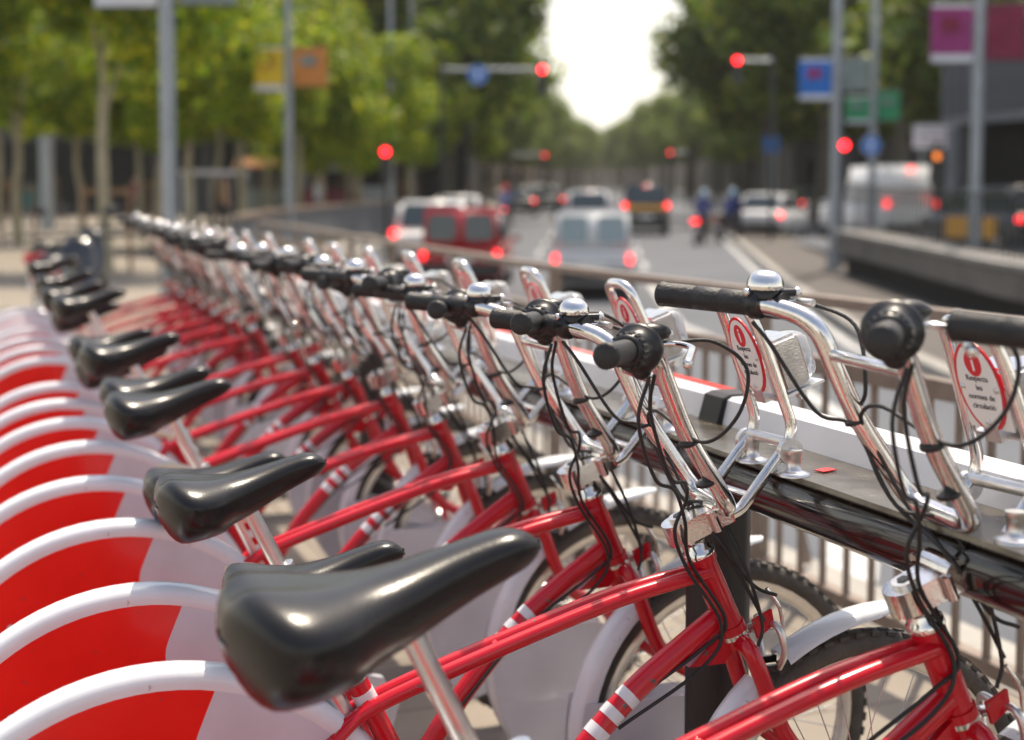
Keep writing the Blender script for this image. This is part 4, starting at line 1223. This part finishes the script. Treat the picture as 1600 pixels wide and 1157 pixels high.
for k, (px, Yr, hd_, lb) in enumerate(((104, 12.2, 97, "black scooter parked just beyond the last saddles of the row"), (112, 15.5, 84, "black scooter parked farther back at the left, partly behind the first"),)):
    make_moto("motorcycle", lb, (xz(px, Yr), Yr, 0), R(hd_), light=False, ws=False)

# ------------------------------------------------------------------ poles, signals, banners
def pole(label, px, Y, r, H, base=None, name="lamp_post", cat="lamp post", arm=None, m='pole', lean=0):
    z0 = rz_(Y) + RD if base == 'road' else gz(Y)
    root = thing(name, label, cat, (xz(px, Y), Y, z0))
    b = MB(); b.tube([(0, 0, 0), (0, 0, H)], [r, r * .8], m, 16); b.build("shaft", root)
    b = MB(); b.tube([(0, 0, 0), (0, 0, .5)], [r * 1.5, r * 1.25], m, 16); b.build("base", root)
    if arm:
        b = MB(); b.tube(curve([(0, 0, H - .3), (arm * .4, 0, H + .2), (arm, 0, H + .1)], 4), .04, m, 8); b.build("arm", root)
        b = MB(); b.box((arm, 0, H + .08), (.7, .22, .12), 'pole'); bmesh.ops.bevel(b.bm, geom=b.bm.edges[:], offset=.04, segments=2, affect='EDGES'); b.build("lamp_head", root)
    return root
def banner(parent_xy, Y, px0, px1, y0, y1, m, label, strip=None):
    """cloth banner hung beside a pole; pixel limits give its real size at distance Y"""
    x0, x1 = xz(px0, Y), xz(px1, Y); zt = CAM_H + (305 - y0) / 2222 * Y; zb = CAM_H + (305 - y1) / 2222 * Y
    b = MB(); n = 8
    o_ = Vector(((x0 + x1) / 2, Y, zb))
    rings = []
    for k in range(n + 1):
        z = zb + (zt - zb) * k / n; wv_ = .03 * math.sin(k * 1.1)
        rings.append([Vector((x0, Y + wv_, z)) - o_, Vector((x1, Y - wv_ * .6, z)) - o_, Vector((x1, Y - wv_ * .6 + .006, z)) - o_, Vector((x0, Y + wv_ + .006, z)) - o_])
    b.rings(rings, m, smooth=False)
    if strip:
        h_ = (zt - zb) * .13
        b.box(Vector(((x0 + x1) / 2, Y - .045, zb + h_ / 2)) - o_, (abs(x1 - x0) * .99, .004, h_), strip)
        if strip == 'banner_white': b.box(Vector(((x0 + x1) / 2, Y - .045, zt - h_ * .3)) - o_, (abs(x1 - x0) * .99, .004, h_ * .5), strip)
    o = tag(b.build("street_banner", None, o_), label, "banner", "cloth banners hung on the street poles")
    wd_, ht_ = abs(x1 - x0), zt - zb
    if m not in ('banner_wine', 'banner_grey'):
        b = MB(); b.box((-.05 * wd_, -.05, ht_ * .64), (wd_ * .46, .004, ht_ * .24), {'banner_yellow': 'banner_orange', 'banner_purple': 'banner_wine', 'banner_blue': 'banner_purple'}.get(m, 'banner_grey')); b.build("printed_patch", o)
    for z in (zt, zb):
        b = MB(); pxx = parent_xy
        far = x0 if abs(x0 - pxx) > abs(x1 - pxx) else x1
        b.tube([Vector((pxx, Y, z)) - o_, Vector((far, Y, z)) - o_], .014, 'dark_metal', 6); b.build("banner_rod", o)
pole("thick grey lamp post left of the far handlebars, in front of the young trees", 266, 19, .105, 9.5, arm=-2.0)
banner(xz(266, 19), 19, 155, 252, -120, 14, 'banner_white', "white banner at the top left on the thick grey lamp post")
banner(xz(266, 19), 19, 288, 375, -110, 10, 'banner_grey', "dark grey banner at the top edge right of the thick lamp post")
pole("grey lamp post carrying the yellow and orange banners", 453, 32, .10, 10, arm=1.6)
banner(xz(453, 32), 32, 400, 447, 74, 142, 'banner_yellow', "yellow banner with a pale hem left of its grey lamp post", 'banner_white')
banner(xz(453, 32), 32, 461, 514, 74, 136, 'banner_orange', "orange banner right of the post with the yellow banner")
pole("slim post in the distance carrying a small yellow and a brown banner", 645, 60, .09, 9.5)
banner(xz(645, 60), 60, 618, 640, 182, 226, 'banner_yellow', "small distant yellow banner above the left pavement", 'banner_white')
banner(xz(645, 60), 60, 650, 676, 186, 216, 'banner_orange', "small distant brown orange banner beside the small yellow one")
pole("tall grey pole carrying the blue and grey green banners", 1303, 32, .125, 12, 'road')
banner(xz(1303, 32), 32, 1245, 1295, 92, 156, 'banner_blue', "bright blue banner left of the tall grey pole", 'banner_white')
banner(xz(1303, 32), 32, 1311, 1352, 90, 142, 'banner_grey', "grey green banner right of the tall pole with the blue banner")
pole("slimmer grey pole carrying the two green banners", 1361, 42, .12, 13, 'road')
banner(xz(1361, 42), 42, 1318, 1355, 150, 192, 'banner_green', "green banner left of its slimmer grey pole", 'banner_white')
banner(xz(1361, 42), 42, 1367, 1402, 142, 188, 'banner_green', "green banner right of its slimmer grey pole")
pole("grey pole at the far right carrying the purple and burgundy banners", 1522, 26, .115, 10, 'road')
banner(xz(1522, 26), 26, 1447, 1512, 8, 98, 'banner_purple', "purple banner with white hem at upper right", 'banner_white')
banner(xz(1522, 26), 26, 1533, 1594, 8, 95, 'banner_wine', "burgundy banner at the top right edge")
def signal(label, px, py, Y, kind='red', mast=None, arm_px=None, base='road', scale=1.0):
    """traffic signal head whose lit lens is at px, py; mast = pixel x of the mast"""
    zl = CAM_H + (305 - py) / 2222 * Y; X = xz(px, Y); Xm = xz(mast if mast is not None else px, Y); z0 = rz_(Y) + RD
    root = thing("traffic_light", label, "traffic light", (Xm, Y + .05, z0))
    o_ = Vector(root.location)
    b = MB(); b.tube([Vector((Xm, Y + .2, z0)) - o_, Vector((Xm, Y + .2, zl + (.3 if mast else -.5))) - o_], .06, 'dark_metal', 12); b.build("mast", root)
    if mast is not None:
        b = MB(); b.tube([Vector((Xm, Y + .2, zl + .02)) - o_, Vector((X, Y + .2, zl + .02)) - o_], .05, 'pole', 10); b.build("arm", root)
    b = MB(); b.box(Vector((X, Y + .10, zl - .28)) - o_, (.30, .18, .92), 'dark_metal'); bmesh.ops.bevel(b.bm, geom=b.bm.edges[:], offset=.03, segments=2, affect='EDGES')
    hd_ = b.build("signal_head", root)
    for k, dz in enumerate((0, -.28, -.56)):
        m_ = ('signal_red' if kind == 'red' else 'signal_amber') if k == (0 if kind == 'red' else 1) else 'signal_off'
        if kind != 'red': dz += .28
        b = MB(); b.lathe([(.088 * scale, 0), (.084 * scale, .02), (.05, .035)], Vector((X, Y + .005, zl + dz)) - o_, (0, -1, 0), m_, 18); b.build("signal_lens", hd_)
        b = MB(); b.tube([Vector((X + .12 * math.cos(a), Y - .07, zl + dz + .12 * math.sin(a))) - o_ for a in [R(q) for q in range(0, 181, 20)]], .012, 'dark_metal', 5, flat=1); b.build("visor", hd_)
def round_sign(parent_label, px, py, Y, r=.30, post=False):
    z = CAM_H + (305 - py) / 2222 * Y; X = xz(px, Y)
    b = MB(); b.lathe([(r, -.01), (r, .01)], (0, 0, 0), (0, 1, 0), 'sign_blue', 28)
    o = tag(b.build("road_sign", None, (X, Y, z)), parent_label, "road sign")
    b = MB(); b.lathe([(r * 1.06, -.006), (r * 1.06, .004)], (0, 0, 0), (0, 1, 0), 'sign_white', 28); b.build("sign_border", o)
    b = MB(); y_ = -.016
    b.prism([Vector((x * r, y_, z_ * r)) for x, z_ in ((-.13, -.62), (.13, -.62), (.13, .05), (.42, .05), (0, .62), (-.42, .05), (-.13, .05))], (0, 0, 0), (0, -.003, 0), 'sign_white'); b.build("arrow", o)
    if post:
        b = MB(); b.tube([(0, .05, -.0), (0, .05, -(z - rz_(Y) - RD))], .03, 'pole', 8); b.build("sign_post", o)
signal("red traffic light over the road at the end of the long arm", 847, 109, 42, mast=690)
round_sign("round blue arrow sign hanging from the long arm over the road", 747, 117, 41.8, .27)
signal("red traffic light at upper right on the arm from the dark mast", 1149, 95, 44, mast=1206)
signal("red traffic light on a short post left of the white hatchbacks", 603, 236, 36)
signal("red traffic light beside the tall banner pole at right", 1317, 226, 34)
round_sign("round blue arrow sign on a post right of the tall banner pole", 1358, 226, 34, .22, True)
signal("small far red traffic light above the left lane", 851, 241, 90, mast=800, scale=.6)
signal("small far red traffic light over the road beyond the taxi", 1046, 237, 90, mast=1075, scale=.6)
signal("dim amber traffic light between the panel van and the far right pole", 1461, 243, 38, kind='amber')
def board(label, px0, px1, y0, y1, Y, m, posts=True, name="direction_sign", lines=0):
    x0, x1 = xz(px0, Y), xz(px1, Y); zt = CAM_H + (305 - y0) / 2222 * Y; zb = CAM_H + (305 - y1) / 2222 * Y
    o_ = Vector(((x0 + x1) / 2, Y, zb))
    b = MB(); b.box((0, 0, (zt - zb) / 2), (x1 - x0, .05, zt - zb), m); o = tag(b.build(name, None, o_), label, "sign")
    for k in range(lines):
        b = MB(); b.box((0, -.028, (zt - zb) * (k + 1) / (lines + 1)), ((x1 - x0) * .8, .006, .03), 'banner_wine'); b.build("sign_line", o)
    if posts:
        for s_ in (-.3, .3):
            b = MB(); b.tube([(s_ * (x1 - x0), .05, 0), (s_ * (x1 - x0), .05, rz_(Y) + RD - zb)], .04, 'pole', 8); b.build("sign_post", o)
board("pale lilac direction board with rows of text above the panel van", 1424, 1494, 194, 230, 46, 'sign_white', lines=3)
board("small blue rectangular sign near the right-hand trees", 1192, 1215, 212, 237, 60, 'sign_blue')
board("blue green lit advertising panel in front of the dark building at left", 38, 62, 285, 322, 50, 'teal_screen', name="advert_panel")
for px, Y, H_, lb in ((76, 46, 7, "pale square column left of the parked black scooters"),):
    z0 = gz(Y); b = MB(); b.box((0, 0, H_ / 2), (.36, .36, H_), 'pole'); o = tag(b.build("entrance_column", None, (xz(px, Y), Y, z0)), lb, "column")
# street lanterns on arms over the road
pole("tall lamp post leaning its lamp over the left lanes behind the trees", 612, 48, .09, 9.2, arm=2.3)
pole("lamp post at right with its lamp head in front of the foliage", 1205, 62, .09, 8.6, 'road', arm=-2.3)

# things under the plaza trees
def kiosk(label, px, Y, wd, ht, m, m2):
    root = thing("market_kiosk", label, "kiosk", (xz(px, Y), Y, gz(Y)), R(random.uniform(-20, 20)))
    b = MB(); b.box((0, 0, ht * .25), (wd, 1.2, ht * .5), m); b.build("counter", root)
    for sx in (-1, 1):
        for sy in (-1, 1):
            b = MB(); b.box((sx * wd * .46, sy * .5, ht * .5), (.07, .07, ht), 'pole'); b.build("kiosk_post", root)
    b = MB(); b.prism([Vector(p) for p in ((-wd * .55, -.95, ht * .86), (-wd * .55, -.5, ht), (-wd * .55, .7, ht), (-wd * .55, .7, ht - .06), (-wd * .55, -.5, ht - .06), (-wd * .55, -.95, ht * .82))], (0, 0, 0), (wd * 1.1, 0, 0), m2); b.build("awning", root)
kiosk("small kiosk with an orange awning far behind the yellow banner post", 415, 58, 1.8, 2.5, 'banner_grey', 'awning_orange')
kiosk("kiosk with a white awning between the lamp post and the red light", 520, 62, 2.4, 2.4, 'banner_wine', 'awning_white')
kiosk("kiosk with a purple awning left of the short red traffic light", 575, 66, 2.0, 2.6, 'banner_white', 'banner_purple')
kiosk("yellow kiosk far right of the short red traffic light", 640, 70, 2.0, 2.7, 'banner_yellow', 'awning_orange')
for px, Y, cl, lg, lb in ((350, 46, 'cloth_tan', 'cloth_dark', "person in a tan jacket standing under the trees right of the thick post"), (498, 52, 'banner_white', 'cloth_blue', "person in a white top standing beneath the orange banner"),
                          (215, 58, 'banner_wine', 'cloth_dark', "person in a wine red top near the dark building"), (732, 58, 'cloth_dark', 'cloth_tan', "person in a dark top on the left pavement beyond the red van")):
    make_person(lb, (xz(px, Y), Y, gz(Y) if px < 700 else rz_(Y) + RD), R(px), 'stand', cl, lg)
gt = thing("entrance_portal", "pale portal frame with grey posts under the trees right of the thick lamp post", "portal", (xz(334, 50), 50, gz(50)))
for k in range(6):
    b = MB(); b.box((-1.0 + k * .42, 0, .85), (.10, .12, 1.9), 'facade_rib' if 0 < k < 5 else 'sign_white'); b.build("portal_post", gt)
b = MB(); b.box((.05, 0, 1.88), (2.35, .2, .16), 'sign_white'); b.build("portal_beam", gt)

# ------------------------------------------------------------------ trees
def crown_mesh(name, seed, rx, rz, n, size, m, blobs=16):
    rnd = random.Random(seed); V = []; F = []
    B = []
    for k in range(blobs):
        a = rnd.random() * 2 * PI; q = rnd.random() ** .5; z = rnd.uniform(-.75, .85)
        fr = math.sqrt(max(.05, 1 - z * z * .8))
        B.append((Vector((math.cos(a) * q * fr * rx * .75, math.sin(a) * q * fr * rx * .75, z * rz * .75)), rnd.uniform(.26, .46) * rx))
    for i in range(n):
        c, r = B[rnd.randrange(blobs)]
        d = Vector((rnd.gauss(0, 1), rnd.gauss(0, 1), rnd.gauss(0, 1))).normalized() * r * (rnd.random() ** .35)
        p = c + Vector((d.x, d.y, d.z * .8))
        nrm = (d.normalized() * .6 + Vector((rnd.gauss(0, .6), rnd.gauss(0, .6), rnd.gauss(.4, .6)))).normalized()
        u = nrm.orthogonal().normalized(); u = Matrix.Rotation(rnd.random() * 2 * PI, 3, nrm) @ u; v = nrm.cross(u)
        s_ = size * rnd.uniform(.6, 1.3); k = len(V)
        V += [p - v * s_ * .5, p + u * s_ * .42 - v * s_ * .05, p + v * s_ * .55, p - u * s_ * .42 - v * s_ * .05]
        F.append((k, k + 1, k + 2, k + 3))
    me = bpy.data.meshes.new(name); me.from_pydata(V, [], F); me.materials.append(M[m]); return me
def trunk_mesh(name, seed, h, r, m, spread, ch, limbs=7):
    rnd = random.Random(seed); b = MB()
    P = [(0, 0, -.4), (rnd.uniform(-.05, .05), 0, h * .35), (rnd.uniform(-.12, .12), rnd.uniform(-.1, .1), h * .7), (0, 0, h)]
    c = curve(P, 4); b.tube(c, [r * (1.25 - .55 * i / (len(c) - 1)) for i in range(len(c))], m, 10)
    top = Vector(P[-1])
    for k in range(limbs):
        a = 2 * PI * k / limbs + rnd.random() * .6; e = top + Vector((math.cos(a) * spread * rnd.uniform(.5, .9), math.sin(a) * spread * rnd.uniform(.5, .9), ch * rnd.uniform(.35, .8)))
        s_ = Vector(P[2]).lerp(top, rnd.random()); mid = s_.lerp(e, .5) + Vector((0, 0, ch * .1))
        cc = curve([s_, mid, e], 3); b.tube(cc, [r * (.26 if limbs > 4 else .35) * (1 - .75 * i / (len(cc) - 1)) for i in range(len(cc))], m, 7)
    return b.mesh(name)
YC = [crown_mesh("crown", 10 + k, 2.6, 2.7, 9000, .17, 'leaf_young') for k in range(3)]
YT = [trunk_mesh("trunk", 20 + k, 3.0, .095, 'bark_pale', .7, 2.4, 4) for k in range(3)]
OC = [crown_mesh("crown", 30 + k, 5.2, 5.0, 9500, .40, 'leaf_old', 26) for k in range(4)]
OT = [trunk_mesh("trunk", 40 + k, 5.0, .30, 'bark_dark', 3.6, 6.5) for k in range(3)]
def tree(young, x, y, s_, k, label, cat="tree", group=None, lean=0.0, zc=None):
    root = thing("young_plane_tree" if young else "avenue_plane_tree", label, cat, (x, y, gz(y)), random.random() * 6.28, group)
    root.scale = (s_, s_, s_)
    root.rotation_euler[0] = lean
    link("trunk", (YT if young else OT)[k % 3], root)
    stuff(link("crown", (YC if young else OC)[k % (3 if young else 4)], root, (0, 0, ((4.85 - .5 * random.random() - (.75 if -6.5 < x < 0 else 0)) if young else 8.3 - random.random()) if zc is None else zc)))
    if young and s_ > 1.05:
        for q in (-.35, .35):
            b = MB(); b.tube([(q, 0, 0), (q, 0, 1.4)], .035, 'stake', 8); b.build("stake", root)
        b = MB(); b.box((0, 0, 1.3), (.74, .03, .10), 'stake'); b.build("stake_crossbar", root)
    return root
YTREES = [(168, 25, 1.10, "young plane tree tied between brown stakes behind the last bicycles"), (30, 36, 1.1, "young plane tree at the far left with a slim pale trunk"),
          (128, 42, 1.0, "young plane tree behind and left of the staked one"), (218, 50, 1.05, "slim young plane tree between the staked tree and the thick lamp post"),
          (292, 33, 1.0, "leaning young plane tree just right of the thick lamp post"), (378, 36, 1.0, "young plane tree midway between the two nearer lamp posts"),
          (470, 40, 1.05, "young plane tree just right of the post with the yellow banner"), (560, 44, 1.0, "young plane tree left of the short red traffic light"),
          (545, 60, 1.2, "young plane tree farther back left of the red traffic light"), (-70, 30, 1.15, "young plane tree whose crown enters at the left edge"), (420, 55, 1.2, "young plane tree behind the yellow banner"),
          (330, 52, 1.2, "young plane tree behind the leaning one"), (80, 60, 1.25, "young plane tree before the dark building behind the pale column"), (640, 56, 1.15, "young plane tree beside the small distant yellow banner"), (250, 44, 1.15, "young plane tree behind the thick grey lamp post"), (0, 48, 1.2, "young plane tree farther back at the left edge"),
          (500, 52, 1.2, "young plane tree behind the orange banner"), (700, 68, 1.25, "young plane tree under the left end of the long signal arm")]
for k, (px, Y, s_, lb) in enumerate(YTREES):
    tree(True, xz(px, Y), Y, s_, k, lb, group="young plane trees on the plaza", lean=R(5) if 'leaning' in lb else 0)
rn = random.Random(5)
k = 0
for side, off in (('left', -9.5), ('right', 12.0)):
    Y = 66 if side == 'left' else 60; n = 0
    while Y < 330 and n < 24:
        X = .061 * Y + off * (1 - .55 * min(1, max(0, (Y - 130) / 160))) + rn.uniform(-.8, .8)
        tree(False, X, Y, rn.uniform(.90, 1.08), k, "%s avenue plane tree on the %s side of the road, counted from the camera" % (ORD[n] if n < 20 else "twenty-%s" % ORD[n - 20], side), group="tall plane trees along the avenue")
        Y += 8.5 + Y * .02; k += 1; n += 1
for k_, (px, Y) in enumerate(((905, 345), (932, 350), (960, 345), (884, 335))):
    tree(False, xz(px, Y), Y, 1.05, k_, "%s tree from the left closing the far end of the avenue" % ORD[(1, 2, 3, 0)[k_]], group="trees at the far end of the avenue")
for px, Y, s_, lb in ((1285, 58, 1.0, "large dark tree behind the blue banner"), (1400, 54, 1.0, "large dark tree behind the green banners"), (1200, 70, 1.1, "large dark tree behind the upper right traffic light"),
                      (1500, 62, 1.1, "large dark tree behind the purple banner"), (600, 74, 1.05, "large tree behind the young trees left of the long signal arm"), (700, 62, .95, "large plane tree behind the red traffic light arm's mast"),
                      (480, 80, 1.1, "large tree at the back behind the orange banner"), (340, 84, 1.1, "large tree at the back right of the thick lamp post"), (200, 86, 1.15, "large tree at the back above the dark building"), (60, 86, 1.15, "large tree at the back in the upper left corner"),
                      (1640, 58, 1.1, "large dark tree beyond the ribbed building at the right edge"), (1340, 78, 1.15, "large dark tree at the back between the two banner poles")):
    tree(False, xz(px, Y), Y, s_, k, lb, group="large trees around the junction"); k += 1

# ------------------------------------------------------------------ buildings
def block(name, label, x, y, wx, dy, h, m, floors, cols, rz=0, win=(1.1, 1.5), z0=0):
    root = thing(name, label, "building", (x, y, gz(y)), rz)
    b = MB(); b.box((0, dy / 2, h / 2 - 1), (wx, dy, h + 2), m); b.build("wall", root)
    b = MB(); b.box((0, dy / 2, h + .2), (wx + .6, dy + .6, .4), 'facade_band'); b.build("cornice", root)
    mb = MB(); mb.box((0, 0, 0), (win[0], .10, win[1]), 'shop_glass'); wm = mb.mesh("window")
    for i in range(floors):
        for j in range(cols):
            link("window", wm, root, (-wx / 2 + wx * (j + .5) / cols, -.02, 1.9 + i * (h - 1.5) / floors))
    return root
block("dark_office_building", "long dark glass fronted building behind the plaza trees at left", -19, 66, 34, 14, 9, 'facade_dark', 2, 14, R(0), (1.9, 2.9))
block("apartment_building", "stone building closing the view at far left", -45, 96, 40, 14, 16, 'facade_stone', 5, 14)
for k in range(6):
    Y = 120 + k * 36
    block("apartment_building", "%s stone apartment block on the left side of the avenue" % ORD[k], .061 * Y - 21, Y, 14, 30, 13, 'facade_stone', 4, 5)
for k in range(6):
    Y = 84 + k * 38
    block("apartment_building", "%s dark apartment block on the right side of the avenue" % ORD[k], .061 * Y + 27, Y, 16, 32, 13, 'facade_dark' if k < 4 else 'facade_stone', 4, 6)
block("apartment_building", "low dark building behind the parapet and the white panel van", 28, 76, 26, 10, 9, 'facade_dark', 3, 10, 0, (1.3, 1.6))
block("apartment_building", "low building closing the far end of the avenue behind the trees", 22.5, 372, 50, 10, 9, 'facade_stone', 3, 14)
# ribbed building at right
rb = thing("ribbed_building", "modern grey building with vertical metal ribs above dark columns at the right edge", "building", (12.6, 41.5, gz(41)), R(-72))
Lr = 26
b = MB(); b.box((Lr / 2, 4, 4.6), (Lr, 8, 2.4), 'facade_band'); b.build("upper_storey", rb)
b = MB(); b.box((Lr / 2, .9, 1.6), (Lr, .3, 3.6), 'shop_glass'); b.build("ground_glazing", rb)
b = MB(); b.box((Lr / 2, -.02, 3.32), (Lr + .1, .3, .24), 'facade_rib'); b.build("lower_band", rb)
b = MB(); b.box((Lr / 2, 4, 5.92), (Lr + .4, 8.4, .22), 'facade_rib'); b.build("roof_edge", rb)
mb = MB(); mb.box((0, 0, 0), (.10, .28, 2.3), 'facade_rib'); rm = mb.mesh("rib")
for j in range(int(Lr / .42)): link("rib", rm, rb, (.2 + j * .42, -.14, 4.62))
mb = MB(); mb.box((0, 0, 0), (.38, .38, 3.4), 'facade_rib'); cm = mb.mesh("column")
for j in range(7): link("column", cm, rb, (.5 + j * 4.0, .0, 1.45))

# ------------------------------------------------------------------ summer haze in the air
b = MB(); b.box((0, 165, 14), (880, 650, 32), 'asphalt')
hz = b.build("haze"); hz.data.materials.clear()
hm = bpy.data.materials.new("haze_air"); hm.use_nodes = True
hn = hm.node_tree; hn.nodes.remove(hn.nodes["Principled BSDF"])
pv = hn.nodes.new("ShaderNodeVolumePrincipled"); pv.inputs["Density"].default_value = 0.00032; pv.inputs["Color"].default_value = (0.97, 0.96, 0.92, 1)
pv.inputs["Anisotropy"].default_value = 0.3
hn.links.new(pv.outputs[0], hn.nodes["Material Output"].inputs["Volume"])
hz.data.materials.append(hm)
stuff(hz)
